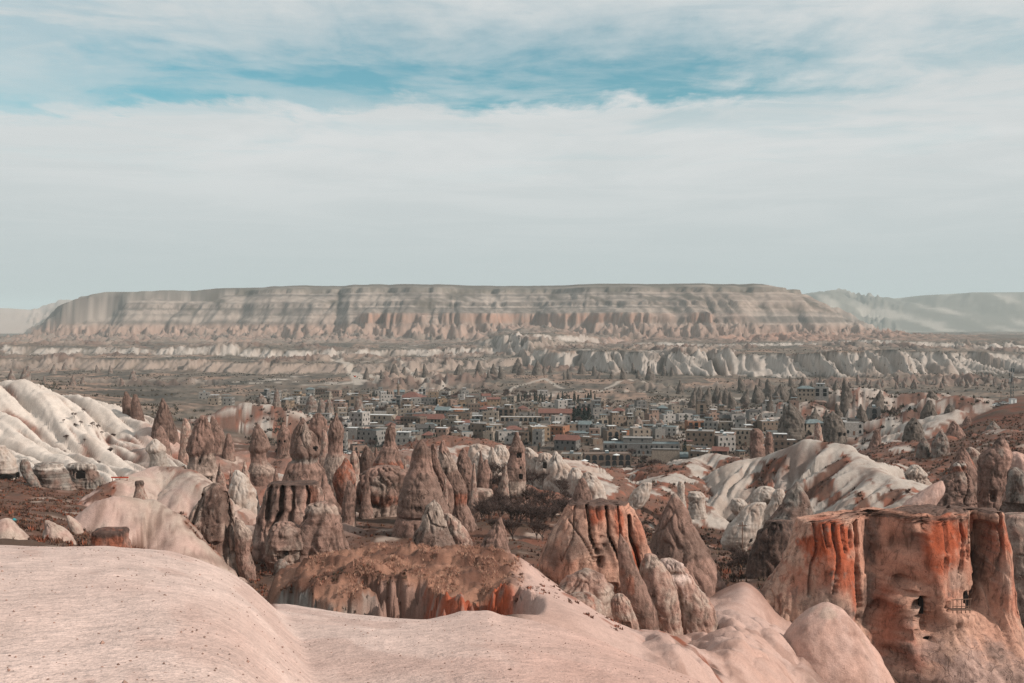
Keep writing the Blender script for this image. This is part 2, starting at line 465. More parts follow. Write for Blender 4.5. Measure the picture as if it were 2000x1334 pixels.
def ground(x, y):
    """height and colour of the ground at plan position x, y (arrays)"""
    x = np.asarray(x, float); y = np.asarray(y, float)
    r = np.hypot(x, y) + 1e-6
    ang = np.clip(np.arctan2(x, y), -0.588, 0.588)
    px = 1000 + F * np.tan(ang)
    Y = r * np.cos(ang)
    z = table(px, Y)
    n_big = fbm2(x / 60, y / 60, 3)
    n_med = fbm2(x / 14, y / 14, 4)
    n_sm = fbm2(x / 3.2, y / 3.2, 4)
    midw = sstep(40, 110, Y)
    z = z + n_med * 1.2 * midw * (1 - sstep(420, 700, Y)) + n_big * 2.5 * sstep(120, 260, Y) * (1 - sstep(430, 520, Y) * 0.7)
    z = z + n_sm * 0.25 * sstep(30, 60, Y) * (1 - sstep(400, 600, Y))
    # colour: soil with scrub by default
    tint = cmix(SOIL, SCRUB, sstep(-0.25, 0.35, n_med))
    tint = cmix(tint, RUST, 0.55 * sstep(0.1, 0.5, fbm2(x / 22 + 5, y / 22, 3)))
    rocky = sstep(0.22, 0.45, fbm2(x / 9 + 40, y / 9 + 3, 4))
    tint = cmix(tint, CREAM, 0.7 * rocky * sstep(30, 60, Y) * (1 - sstep(450, 600, Y)))

    tint = cmix(tint, UMBER * 0.75, sstep(0.1, 0.4, fbm2(x / 2.4 + 9, y / 4.5, 4)) * 0.7 * (1 - sstep(500, 700, Y)))
    tint = cmix(tint, PINK * 0.8, sstep(0.22, 0.42, fbm2(x / 5.5 + 19, y / 9 + 7, 4)) * 0.6 * (1 - sstep(400, 600, Y)))
    # --- white ribbed slope rising on the left
    wl = sstep(415, 285, px + n_med * 45) * sstep(228, 244, Y + n_big * 8 + px * 0.03) * (1 - sstep(345, 385, Y))
    if np.any(wl > 0):
        # ribs run down and to the right
        ca, sa = 0.70, -0.714
        al = x * ca + y * sa; ac = -x * sa + y * ca
        wv = ac + 5 * n2(al / 50, ac / 40)
        ribs = lobes(n2(wv / 13.0, al / 130.0))
        ribs2 = lobes(n2(wv / 5.2 + 9, al / 60.0))
        z = z + wl * ((ribs - 0.5) * 4.6 + (ribs2 - 0.5) * 1.9 + 0.55 * (lobes(n2(wv / 1.9, al / 22)) - .5) + 0.25 * n_sm)
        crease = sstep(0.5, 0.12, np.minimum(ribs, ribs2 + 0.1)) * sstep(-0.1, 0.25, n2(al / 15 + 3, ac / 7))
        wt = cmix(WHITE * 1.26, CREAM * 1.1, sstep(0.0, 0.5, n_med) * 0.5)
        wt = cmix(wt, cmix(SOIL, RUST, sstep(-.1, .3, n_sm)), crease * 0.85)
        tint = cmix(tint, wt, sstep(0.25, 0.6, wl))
    # --- ridges of white tuff
    rmask = np.zeros_like(z)
    for (cp, sf, sb, rw, rl, ra, soil, seed, *kind) in RIDGES:
        P = np.array([(PX(a, d), d, PZ(b, d)) for a, b, d in cp])
        lo = P[:, :2].min(0) - 95; hi = P[:, :2].max(0) + 95
        sel = (x > lo[0]) & (x < hi[0]) & (y > lo[1]) & (y < hi[1])
        if not np.any(sel):
            continue
        xs, ys = x[sel], y[sel]
        xw = xs + 2.0 * n2(xs / 11 + seed, ys / 11); yw = ys + 2.0 * n2(xs / 11, ys / 11 + seed)
        bd = np.full(xs.shape, 1e9); zc = np.zeros_like(bd); sp = np.zeros_like(bd); fr = np.zeros_like(bd); acc = 0.0
        for p0, p1 in zip(P[:-1], P[1:]):
            dx, dy = p1[0] - p0[0], p1[1] - p0[1]; ln = math.hypot(dx, dy)
            t = np.clip(((xw - p0[0]) * dx + (yw - p0[1]) * dy) / (ln * ln), 0, 1)
            ex, ey = xw - p0[0] - t * dx, yw - p0[1] - t * dy
            dd = np.hypot(ex, ey); u = dd < bd
            bd = np.where(u, dd, bd); zc = np.where(u, p0[2] + t * (p1[2] - p0[2]), zc)
            sp = np.where(u, acc + t * ln + 0.35 * (xs - p0[0] - t * dx), sp); fr = np.where(u, ey, fr); acc += ln
        slope = lerp(sf, sb, sstep(-6, 6, fr))
        wob = sp + 0.9 * rw * n2(sp / (3.5 * rw) + seed, bd / 40)
        big_l = lobes(n2(wob / (2.0 * rw) + seed, bd / (1.6 * rl) + seed))
        sm_l = lobes(n2(wob / (0.8 * rw) + seed + 5, bd / rl))
        grow = sstep(0, 14, bd)
        zr = zc - slope * (np.sqrt(bd * bd + 9) - 3) + grow * ra * ((big_l - 0.6) * 1.0 + (sm_l - 0.6) * 0.45) + 0.5 * n_sm[sel] + grow * (0.9 * (lobes(n2(wob / (0.28 * rw) + seed, bd / 16)) - .5) + 0.35 * fbm2(xs / 0.9, ys / 0.9, 2))
        over = sstep(-0.6, 0.6, zr - z[sel])
        wt = cmix(WHITE * 0.86, CREAM * 0.85, sstep(-0.1, 0.45, n_med[sel] + 0.4 * n_sm[sel]) * 0.7)  # cloud shadow put into the albedo: ridge whites duller than the left slope
        if kind:
            wt = cmix(SAND2 * 0.92, CREAM * 1.0, sstep(-0.2, 0.4, n_med[sel] + 0.4 * n_sm[sel]))
        wt = cmix(wt, TAN, sstep(0.15, 0.4, fbm2(xs / 5 + 2, ys / 5, 3)) * 0.4)
        cre = sstep(0.42, 0.10, np.minimum(big_l, sm_l + 0.15)) * sstep(-0.25, 0.15, n2(wob / 6 + 3, bd / 12 + seed))
        pat = sstep(0.67 - soil, 0.745 - soil, 0.5 + 0.9 * fbm2(xs / 13 + seed * 3, ys / 17, 5) + 0.2 * (0.6 - big_l) + 0.16 * n_sm[sel] + 0.08 * fbm2(xs / .9, ys / .9, 2))
        wt = cmix(wt, TAN * 0.9, cre * 0.7)
        wt = cmix(wt, cmix(SOIL, RUST, sstep(0, 0.4, n_sm[sel])), pat * 0.92)
        zz = z[sel]; tt = tint[sel]
        z = z.copy(); tint = tint.copy()
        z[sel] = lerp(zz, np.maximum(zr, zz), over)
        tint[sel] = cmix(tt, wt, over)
        rmask[sel] = np.maximum(rmask[sel], over)
    fz_ = sstep(178, 200, Y + 10 * n_med) * (1 - sstep(318, 345, Y)) * sstep(240, 330, px) * (1 - sstep(660, 720, px + 60 * n_med))
    fz_ = np.maximum(fz_, 0.8 * sstep(255, 275, Y) * (1 - sstep(350, 380, Y)) * sstep(640, 700, px) * (1 - sstep(1130, 1200, px)))
    if np.any(fz_ > 0):
        fa = x * 0.75 - y * 0.66; fc = x * 0.66 + y * 0.75
        l1 = lobes(n2(fc / 7 + 0.5 * n_med, fa / 90 + 3)); l2 = lobes(n2(fc / 2.6 + 7, fa / 45))
        z = z + fz_ * (1 - rmask) * ((l1 - .5) * 3.2 + (l2 - .5) * 0.9)
        ftc = cmix(SALMON * 0.9, WHITE * 0.95, sstep(-.2, .4, n2(x / 16 + 3, y / 24)))
        ftc = cmix(ftc, TAN, sstep(.45, .1, np.minimum(l1, l2 + .1)) * .8)
        ftc = cmix(ftc, RUST * 1.1, sstep(.15, .4, fbm2(x / 12 + 8, y / 20, 3)) * .9)
        tint = cmix(tint, ftc, fz_ * .92 * (1 - .7 * rmask))
    rsel = (Y > 380) & (Y < 530) & (px > 1070) & (px < 1380)
    if np.any(rsel):
        best = np.full(int(rsel.sum()), 1e9)
        for pts in ROADS:
            q = [(PX(a, d), d) for a, d in pts]
            for (x0, y0), (x1, y1) in zip(q[:-1], q[1:]):
                dx, dy = x1 - x0, y1 - y0
                t_ = np.clip(((x[rsel] - x0) * dx + (y[rsel] - y0) * dy) / (dx * dx + dy * dy), 0, 1)
                best = np.minimum(best, np.hypot(x[rsel] - x0 - t_ * dx, y[rsel] - y0 - t_ * dy))
        mk = sstep(15, 7, best)
        z = z.copy(); z[rsel] = lerp(z[rsel], table(px[rsel], Y[rsel]) - .5, mk)
    # --- red clay band under the hilltop on the far right
    rh = sstep(1830, 1900, px) * sstep(330, 380, Y) * (1 - sstep(560, 640, Y))
    tint = cmix(tint, cmix(RUST * 0.62, SCRUB, sstep(-0.3, 0.3, n_med + .4 * n_sm)), rh * sstep(385, 420, Y) * (1 - 0.75 * rmask) * 0.95)

    # --- grassy outcrop with a steep clay face
    oc = sstep(490, 545, px) * (1 - sstep(1000, 1070, px))
    gul = bil2(x / 7.0, y / 12.0, 3, 0.5)
    ye = 60.5 - (gul - 0.4) * 4.5 + n_sm * 0.8 + 3.0 * sstep(650, 520, px) - 3.5 * sstep(780, 930, px)
    ztop = PZ(np.interp(px, OUT_TOP[:, 0], OUT_TOP[:, 1]), 66.0)
    rk = fbm2(x / 1.6 + 3, y / 1.6, 4)
    ztop = ztop + 0.35 * n_sm + 0.25 * rk - 0.10 * np.maximum(66 - Y, 0) * 0.8 - 0.26 * np.maximum(Y - 68, 0)
    rug = 1.5 * (fbm2(x / 2.6 + 7, y / 2.2, 4)) + 0.9 * (0.5 - bil2(x / 1.5 + 2, y / 1.2, 3, .55))
    face = sstep(-2.6, 0.9, Y - ye + 1.3 * rug)
    zo = lerp(np.minimum(z, -17.0), np.maximum(ztop, z), face)
    zo = zo + 0.45 * rug * sstep(.5, 1, face) + sstep(0, .25, face) * (1 - sstep(.85, 1, face)) * (1.1 * (1 - bil2(x / 1.1 + 5, y / 1.8, 3, .55)) - .5) + (1 - face) * face * 4 * (1.1 * (lobes(n2(x / 1.7 + 2, z / 2.0 + y / 3)) - .5) + 0.6 * rk)
    zone = oc * sstep(46, 50, Y) * (1 - sstep(92, 100, Y))
    z = lerp(z, zo, zone)
    fm = zone * (1 - sstep(0.90, 0.99, face))
    fine_ = fbm2(x / .6 + 3, y / .35, 4)
    clay = cmix(GREY * 1.0, PINK * 0.8, sstep(600, 800, px + 120 * n_med))
    clay = clay * (1 + 0.55 * fine_)[..., None]
    ironb = np.abs(fbm2(x / 4 + 2, y / 1.3 + x / 9, 4))
    iron = sstep(0.30, 0.08, ironb + .18 * fine_) * sstep(760, 880, px) * 0.9
    iron = np.maximum(iron, sstep(.25, .6, fine_ + sstep(905, 960, px) * .55) * sstep(880, 940, px))
    clay = cmix(clay, RED, iron)
    clay = cmix(clay, WHITE, sstep(0.22, 0.42, fbm2(x / 3.5 + 31, y / 1.5, 4)) * (1 - iron) * 0.6)
    clay = cmix(clay, SCRUB * 0.8, sstep(0.15, 0.35, fbm2(x / 2.2 + 11, z / 1.5, 4)) * sstep(760, 640, px) * 0.8)
    tint = cmix(tint, clay, fm)
    tm = zone * sstep(0.90, 0.99, face)
    tint = cmix(tint, cmix(np.array([0.275, 0.145, 0.100]), SOIL, sstep(-0.2, 0.3, n_sm + .5 * rk)), tm * 0.95)
    # --- pale stony slope right of the outcrop
    sl = sstep(985, 1045, px) * (1 - sstep(1240, 1330, px)) * sstep(34, 40, Y) * (1 - sstep(88, 96, Y))
    st = cmix(SAND2 * 1.0, PINK, sstep(-0.1, 0.5, n_med) * 0.7)
    st = cmix(st, RUST, sstep(0.30, 0.48, fbm2(x / 2.6 + 7, y / 5, 3)) * 0.75)
    tint = cmix(tint, st, sl)
    # --- sand saddle between the rock cluster and the red cliff
    sd = sstep(1200, 1290, px) * sstep(30, 50, Y) * (1 - sstep(112, 124, Y))
    sdc = cmix(SAND2 * 0.95, SALMON * 0.9, sstep(-0.3, 0.4, n_med + 0.5 * n_sm))
    sdc = cmix(sdc, PINK * 0.9, sstep(0.12, 0.3, fbm2(x / 3.3 + 5, y / 4.4, 4)) * 0.7)
    sdc = cmix(sdc, cmix(RUST, UMBER, sstep(-.1, .3, n_sm)), sstep(.3, .6, .8 * np.exp(-(((x - PX(1335, 62)) / 3.2) ** 2 + ((y - 62) / 7) ** 2)) + .5 * fbm2(x / 1.3, y / 2, 4)))
    z = z + sd * (0.55 * fbm2(x / 2.2 + 1, y / 2.8, 4) + 0.5 * (lobes(n2(x / 3.5 + 2, y / 8)) - .5))
    tint = cmix(tint, sdc, sd * (1 - sl) * (1 - sstep(1560, 1600, px) * sstep(70, 100, Y)))
    z = z + sd * (1 - sl) * (bil2(x / 14, y / 20, 2, 0.3) - 0.45) * 1.6 - 2.5 * sd * sstep(1420, 1560, px)

    rpts = np.array([(PX(a, d), d, PZ(b, d)) for a, b, d in ((1270, 1232, 88), (1340, 1212, 98), (1405, 1196, 106), (1450, 1170, 113), (1480, 1135, 119))])
    bd = np.full(x.shape, 1e9); zc_ = np.zeros_like(bd)
    for p0, p1 in zip(rpts[:-1], rpts[1:]):
        dx, dy = p1[0] - p0[0], p1[1] - p0[1]
        t_ = np.clip(((x - p0[0]) * dx + (y - p0[1]) * dy) / (dx * dx + dy * dy), 0, 1)
        dd = np.hypot(x - p0[0] - t_ * dx, y - p0[1] - t_ * dy); u_ = dd < bd
        bd = np.where(u_, dd, bd); zc_ = np.where(u_, p0[2] + t_ * (p1[2] - p0[2]), zc_)
    zr_ = zc_ - 0.62 * (np.sqrt(bd * bd + 4) - 2) + 0.5 * n_med
    ov = sstep(-0.4, 0.4, zr_ - z) * sstep(30, 22, bd) * (1 - sstep(1440, 1530, px))
    z = lerp(z, np.maximum(z, zr_), ov)
    tint = cmix(tint, cmix(SAND2 * 0.9, PINK * 1.1, sstep(-.2, .4, n_med + .6 * n_sm)), ov)
    # --- the valley beyond the village
    far = sstep(430, 620, Y)
    if np.any(far > 0):
        wx = x + 40 * n2(x / 300, y / 300); wy = y + 60 * n2(x / 300 + 9, y / 300)
        cell = n2(np.floor(wx / 62) * 7.31 + 0.37, np.floor(wy / 120) * 3.77 + 0.21)
        ft = cmix(FIELD, FIELD2, sstep(-0.3, 0.5, fbm2(x / 130, y / 260, 4)))
        ft = ft * (1 + 0.5 * cell)[..., None]
        ft = cmix(ft, np.array([0.27, 0.17, 0.125]), sstep(0.15, 0.4, cell + 0.2 * n_big) * 0.6)
        ft = cmix(ft, WHITE * 0.85, sstep(0.28, 0.5, fbm2(x / 70 + 3, y / 200 + 8, 4)) * 0.75)
        ft = cmix(ft, np.array([0.062, 0.056, 0.047]), sstep(0.10, 0.34, fbm2(x / 22, y / 90, 4)) * 0.75)
        ft = cmix(ft, np.array([0.052, 0.047, 0.040]), sstep(0.90, 0.985, 1 - np.abs(n2(wx / 200 + 4, wy / 110 + 0.3 * n_big))) * 0.7)
        ft = ft * (1 + 0.75 * fbm2(x / 7, y / 26, 4))[..., None]
        ft = cmix(ft, np.array([0.045, 0.042, 0.036]), sstep(0.16, 0.34, fbm2(x / 9 + 4, y / 34, 3)) * 0.6 * sstep(480, 620, Y))
        tint = cmix(tint, ft, far * (1 - rmask))
        z = z + far * (1 - sstep(2500, 3000, Y)) * (n_big * 1.5 + 3.0 * fbm2(x / 190, y / 260, 3) * sstep(1000, 1300, Y))
        dry = fbm2(x / 420 + 1, y / 420, 2)
        bm = sstep(0.02, 0.28, fbm2(x / 210 + 5, y / 330 + 2, 3)) * sstep(1050, 1250, Y) * (1 - sstep(2500, 2800, Y))
        rb = 1 - bil2(x / 34 + 2, y / 70, 3, .55)
        z = z + bm * (rb * 22 - 9)
        bt2 = cmix(CREAM * 0.72, TAN * 0.8, sstep(-.3, .3, n2(x / 90, y / 150)))
        bt2 = cmix(bt2, np.array([0.06, 0.055, 0.047]), sstep(.5, .25, rb) * .7)
        tint = cmix(tint, bt2, bm * .85)
        # scarps: eroded edges where the plain steps up
        for (xs, ys, hgt, wid, flute, tcol, seed) in (
                ((900, 1060, 1200, 1500, 1800, 1900, 2000, 2300), (2600, 1830, 1560, 1500, 1490, 1560, 1540, 1500), 33, 120, 75, WHITE * 0.82, 3),
                ((-300, 150, 500, 760, 1020, 1120, 1200), (1650, 1700, 1560, 1640, 1900, 2400, 3000), 17, 70, 55, CREAM * 0.7, 5),
                ((-300, 0, 400, 700, 1050, 1150, 1300), (2150, 2200, 2080, 2060, 2250, 2700, 3400), 17, 50, 60, WHITE * 0.88, 8),
                ((1200, 1500, 1800, 2000, 2300), (2500, 2350, 2250, 2150, 2100), 9, 40, 80, WHITE * 0.95, 11)):
            edge = np.interp(px, xs, ys)
            tr = lambda q: 2 * np.abs(q - np.floor(q) - 0.5)
            wu = x / flute + 0.9 * fbm2(x / (flute * 2.2) + seed, y / (flute * 4), 3)
            fl = 0.46 * tr(wu) + 0.30 * tr(wu * 2.37 + 0.5 * n2(x / 40, y / 90)) + 0.16 * tr(wu * 5.9 + 0.8 * n2(x / 25, y / 60)) + 0.08 * tr(wu * 13.0 + 0.8 * n2(x / 12, y / 40))
            d = Y - edge + (fl - 0.5) * wid * 1.5 + 130 * n2(x / 330 + seed, y / 900)
            s = np.clip(d / wid, 0, 1)
            sc = s ** 1.12
            on = sstep(xs[0] - 1, xs[0] + 90, px) if xs[0] > 0 else 1.0
            on = on * ((1 - sstep(xs[-1] - 140, xs[-1], px)) if xs[-1] < 2200 else 1.0)
            z = z + on * hgt * sc * (0.9 + 0.35 * dry)
            fm = on * sstep(0.0, 0.06, s) * (1 - sstep(0.93, 1.0, s))
            tc = cmix(tcol, CREAM * 0.62, sstep(0.0, 0.45, n2(x / 45 + seed, y / 90)) * 0.75)
            tc = cmix(tc, FIELD2 * 0.8, sstep(0.40, 0.16, fl) * 0.8)
            tc = tc * (1 + 0.22 * n2(z / 3.0 + 2 * n_big, x / 400))[..., None]
            tint = cmix(tint, tc, fm * 0.95)
        for pts, hw in PATHS:
            best = np.full(x.shape, 1e9)
            for (x0, y0), (x1, y1) in zip(pts[:-1], pts[1:]):
                dx, dy = x1 - x0, y1 - y0
                t = np.clip(((x - x0) * dx + (y - y0) * dy) / (dx * dx + dy * dy + 1e-9), 0, 1)
                best = np.minimum(best, np.hypot(x - x0 - t * dx, (y - y0 - t * dy) * 0.5))
            tint = cmix(tint, np.array([0.34, 0.295, 0.255]), sstep(hw * 1.3, hw * 0.6, best + 1.5 * n_sm) * 0.9)
        # badlands at the foot of the mesa
        bl = sstep(2550, 2950, Y + 120 * n2(x / 300 + 2, y / 700)) * (1 - sstep(3750, 3900, Y)) * (1 - sstep(1750, 2000, px)) * sstep(-150, 60, px)
        if np.any(bl > 0):
            rd = 1 - bil2(x / 70 + 1.5, y / 110, 4, 0.5)
            rd2 = 1 - bil2(x / 26 + 4, y / 70, 2, 0.5)
            hill = sstep(-0.35, 0.5, fbm2(x / 340 + 8, y / 420, 2))
            z = z + bl * (rd * 62 + rd2 * 16 - 34) * (0.35 + 0.65 * hill) * lerp(0.45, 1.0, sstep(2700, 3400, Y))
            bt = cmix(np.array([0.29, 0.20, 0.165]), np.array([0.21, 0.17, 0.145]), sstep(-0.3, 0.3, fbm2(x / 120, y / 200, 3)))
            bt = cmix(bt, np.array([0.34, 0.185, 0.135]), sstep(1000, 1400, px) * 0.5)
            bt = cmix(bt, FIELD2 * 0.8, sstep(0.55, 0.28, rd) * 0.65)
            tint = cmix(tint, bt, bl * (0.45 + 0.55 * hill))
        # the mesa
        if np.any(Y > 3000):
            ye = 3380 + 120 * n2(x / 520 + 4, 0.5) + np.interp(px, (0, 250, 800, 1450, 1750), (330, 120, 0, -60, 250))
            xw = x + 150 * n2(x / 420 + 2, 1.5) + 45 * n2(x / 120, y / 500)
            spur = bil2(xw / 270 + 0.7, y / 900 + 3, 2, 0.4)
            spur2 = bil2(xw / 58 + 2.2, y / 420, 3, 0.5)
            d = np.minimum(Y - ye, np.minimum((px - 58 + 22 * n2(y / 160, 3.3)) * 3.7, (1742 - px + 30 * n2(y / 190, 8.3)) * 1.95)) + (spur - 0.45) * 85 + 40 * fbm2(x / 240, y / 700, 2)
            clf = sstep(-0.25, 0.3, n2(x / 360 + 6, 2.5) + 0.5 * n2(x / 100, 7.5)) * sstep(560, 720, px) * (1 - sstep(1380, 1500, px))
            dn = d + (spur2 - 0.4) * lerp(16, 46, clf) * (1 - sstep(330, 430, d)) + 26 * fbm2(x / 55, y / 160, 4)
            hp1 = np.interp(dn, (-60, 0, 130, 140, 250, 258, 262, 330, 400, 418, 424, 560, 1400), (0, 6, 70, 104, 134, 137, 146, 164, 186, 188, 206, 226, 232))
            hp0 = np.interp(dn, (-60, 0, 130, 250, 262, 400, 418, 424, 560, 1400), (0, 6, 66, 132, 144, 186, 188, 206, 226, 232))
            hp = lerp(hp0, hp1, clf)
            rr = 1 - bil2(x / 52 + 3.3, y / 95, 4, 0.55)
            hp = hp + (rr - 0.55) * 62 * sstep(-30, 50, dn) * (1 - sstep(95, 135, dn))
            hp = hp + 5.0 * fbm2(x / 34, y / 60, 3) * sstep(100, 160, dn) * (1 - sstep(380, 420, dn))
            capf = np.interp(px, (60, 165, 330, 440, 560, 1700), (0.86, 0.885, 0.905, 0.965, 0.99, 0.99))
            hp = np.where(hp > 150, 150 + (hp - 150) * (1 - (1 - capf) * 2.6), hp)
            near_mesa = sstep(3000, 3150, Y)
            znew = -52 + hp * 0.985
            z = np.where(dn > -60, np.maximum(z, znew), z) * near_mesa + z * (1 - near_mesa)
            onm = sstep(10, 60, dn) * near_mesa
            band = n2(hp / 7.5 + 0.6 * n2(x / 500, hp / 40), x / 2600) + 0.5 * n2(hp / 3.6, x / 3000 + 3)
            mt = cmix(np.array([0.135, 0.114, 0.100]), np.array([0.285, 0.236, 0.204]), sstep(-0.45, 0.55, 0.8 * band + 0.9 * fbm2(x / 150 + 3, hp / 45, 4)))
            mt = cmix(mt, np.array([0.30, 0.18, 0.135]), sstep(64, 74, hp) * (1 - sstep(100, 108, hp)) * clf * (0.75 + 0.4 * n2(x / 160, 0.3)))
            mt = cmix(mt, np.array([0.30, 0.205, 0.165]), sstep(78, 50, hp) * 0.8)
            mt = cmix(mt, np.array([0.34, 0.25, 0.20]), sstep(1150, 1450, px) * sstep(100, 120, hp) * 0.35)
            mt = cmix(mt, FIELD2 * 0.75, sstep(0.0, 0.30, 0.9 * fbm2(x / 110 + hp / 50, hp / 60 + 7, 4) + 0.5 * (0.42 - spur)) * 0.85 * sstep(100, 120, hp))
            mt = cmix(mt, np.array([0.13, 0.12, 0.10]), sstep(186, 190, hp) * (1 - sstep(208, 214, hp)) * 0.5)
            mt = mt * (1 + 0.45 * fbm2(x / 26, y / 26, 3))[..., None]
            mt = cmix(mt, FIELD2 * 0.9, sstep(212, 218, hp))
            tint = cmix(tint, mt, onm)
            # far ranges
            hr = sstep(7200, 9300, Y) * np.interp(px, (-300, -60, 60, 180, 330, 1450, 1620, 1760, 1850, 1900, 2100, 2300),
                                                  (250, 240, 215, 130, 0, 0, 270, 325, 360, 372, 378, 380))
            hr = hr + sstep(7000, 8800, Y) * (bil2(x / 700, y / 1500, 4, 0.5) - 0.45) * 90 * sstep(0, 200, hr) * (1 - sstep(8900, 9400, Y))
            z = z + hr
            ht = cmix(np.array([0.16, 0.15, 0.13]), np.array([0.31, 0.28, 0.245]), sstep(0.0, 0.35, fbm2(x / 260, y / 700, 4)))
            ht = cmix(ht, np.array([0.42, 0.33, 0.285]), sstep(400, 200, px) * .8)
            tint = cmix(tint, ht, sstep(6500, 7500, Y))

    # --- the sand hump the viewer stands on
    yc1 = _hermite(px, np.array([-300., 500, 830, 1370, 2300]), np.array([20., 20, 19, 15, 12]))
    pc1 = np.where(px < 560, 1185 + 0 * px, _hermite(px, CREST[:, 0], CREST[:, 1]))
    pc1s = _hermite(px, np.array([-300., 500, 900, 1250, 1700, 2300]), np.array([1185., 1186, 1198, 1280, 1440, 1560]))
    lr1 = np.log(np.maximum(Y, 1.0) / yc1)
    py1 = lerp(pc1s, pc1, sstep(-0.5, -0.02, lr1)) + np.where(lr1 < 0, 170, 2300) * lr1 ** 2
    pc2 = _hermite(px, np.array([-300., -100, 0, 120, 230, 320, 390, 440, 480, 515, 560, 620, 700, 800, 1000, 2300]), np.array([1070., 1058, 1061, 1064, 1070, 1080, 1096, 1116, 1142, 1172, 1213, 1268, 1335, 1420, 1600, 2600]))
    lr = np.log(np.maximum(Y, 1.0) / 14.5)
    py2 = pc2 + np.where(lr < 0, 190, 2300) * lr ** 2
    hk = np.clip(0.5 + 0.5 * (py2 - py1) / 14.0, 0, 1)
    pyn = lerp(py2, py1, hk) - 14.0 * hk * (1 - hk)
    zn = -(pyn - HZ) / F * Y
    low = np.maximum(-1.85 - 0.03 * Y, -2.2)
    zn = np.where(Y < 4.5, lerp(low, zn, sstep(2.5, 4.5, Y)), zn)
    zn = zn + 0.045 * fbm2(x / 1.3, y / 1.3, 4) * sstep(2, 6, Y) + 0.07 * n2(x / 3.5 + 4, y / 6)
    k = sstep(-1.5, 1.5, zn - z)
    z = lerp(z, zn, k)
    rl1 = fbm2((x + y * .55) / 1.5, (y - x * .4) / 5.5 + 3, 4)
    zn = zn + 0.05 * rl1 * sstep(4, 7, Y)
    z = lerp(z, zn, k)
    sn = cmix(SAND, SAND2, sstep(0.05, 0.55, fbm2(x / 2.6 + 12, y / 5, 4)) * 0.65)
    sn = cmix(sn, SAND2 * 0.94, sstep(.16, .22, fbm2((x + y * .5) / 1.9 + 4, y / 3.6, 5)) * 0.55)
    sn = sn * (1 + 0.16 * fbm2(x / .35, y / .6, 3))[..., None]
    sn = cmix(sn, SAND2 * np.array([1.06, .96, .93]), sstep(700, 1250, px) * 0.8)
    sn = cmix(sn, RUST * 1.2, sstep(0.30, 0.5, fbm2(x / 0.8, y / 0.8, 3) + 0.35 * fbm2(x / .12, y / .2, 3) + 1.0 * np.exp(-(((x + 1.92) / 0.26) ** 2 + ((y - 4.35) / 0.34) ** 2)) - 0.40))
    brown = sstep(415, 430, px) * (1 - sstep(530, 545, px)) * sstep(0.02, 0.08, lr + 0.02 * n_sm)
    sn = cmix(sn, cmix(RUST, UMBER, sstep(-0.2, 0.3, n_sm)), brown)
    tint = cmix(tint, sn, k)
    return z, tint


def gz(x, y):
    return ground(np.atleast_1d(float(x)), np.atleast_1d(float(y)))[0][0]


def on_plain(px, py, z=-71.0):
    Y = -z * F / (py - HZ)
    return (PX(px, Y), Y)


def add_path(pts, hw):
    PATHS.append(([on_plain(a, b) for a, b in pts], hw))


# valley tracks (traced on the plain)
add_path([(655, 715), (690, 728), (705, 742), (660, 752), (600, 755)], 9)
add_path([(690, 728), (740, 738), (735, 750), (700, 752), (690, 728)], 6)
add_path([(700, 718), (770, 716), (830, 742), (870, 750), (862, 764), (826, 758), (840, 748)], 3)
add_path([(995, 765), (1010, 752), (1065, 738), (1100, 758)], 3)
add_path([(1170, 765), (1215, 741), (1290, 748)], 3)
add_path([(1000, 772), (1180, 760), (1300, 770)], 2.5)
add_path([(600, 745), (500, 752), (420, 748)], 3)
add_path([(1280, 795), (1350, 782), (1480, 780)], 4)


def build_ground():
    dense = np.linspace(-0.515, 0.515, 690)
    side = 0.515 + np.cumsum(np.geomspace(0.004, 0.30, 26))
    side = side[side < math.pi - 0.02]
    ang = np.concatenate([-side[::-1], dense, side])
    seg = [(1.2, 9, 36), (9, 21, 74), (21, 45, 34), (45, 100, 140), (100, 200, 90), (200, 350, 180), (350, 520, 62), (520, 1350, 52), (1350, 1800, 66),
           (1800, 2600, 60), (2600, 4100, 200), (4100, 7000, 12), (7000, 9600, 28), (9600, 16000, 5)]
    r = np.concatenate([np.geomspace(a, b, n, endpoint=False) for a, b, n in seg] + [[16000]])
    A, R = np.meshgrid(ang, r)
    X = R * np.sin(A); Y = R * np.cos(A)
    nr, na = X.shape
    Z = np.zeros_like(X); T = np.zeros((nr, na, 3))
    cuts = list(range(0, nr, 60)) + [nr]
    for a, b in zip(cuts[:-1], cuts[1:]):
        z, t = ground(X[a:b].ravel(), Y[a:b].ravel())
        Z[a:b] = z.reshape(b - a, na); T[a:b] = t.reshape(b - a, na, 3)
    v = np.stack([X.ravel(), Y.ravel(), Z.ravel()], 1)
    i = np.arange(nr - 1)[:, None] * na + np.arange(na - 1)[None, :]
    q = np.stack([i, i + 1, i + 1 + na, i + na], -1).reshape(-1, 4)
    i2 = np.arange(nr - 1) * na
    q2 = np.stack([i2 + na - 1, i2, i2 + na, i2 + 2 * na - 1], -1)     # close the ring behind
    v = np.concatenate([v, [[0, 0, -1.9]]])
    c = len(v) - 1
    tr = np.stack([np.full(na, c), np.r_[np.arange(1, na), 0], np.arange(na)], -1)
    o = mesh_np('ground', v, [q, q2, tr], M['ground'], np.concatenate([T.reshape(-1, 3), [SAND]]))
    tag(o, 'pale tuff ground from the sand hump down through the valley to the mesa', None, None, 'structure')


build_ground()

M['cave'] = plain_material('cave_shade', (0.012, 0.009, 0.008), 0.3, 2.0, 1.0)  # near-black colour painted for the shade inside cut rooms
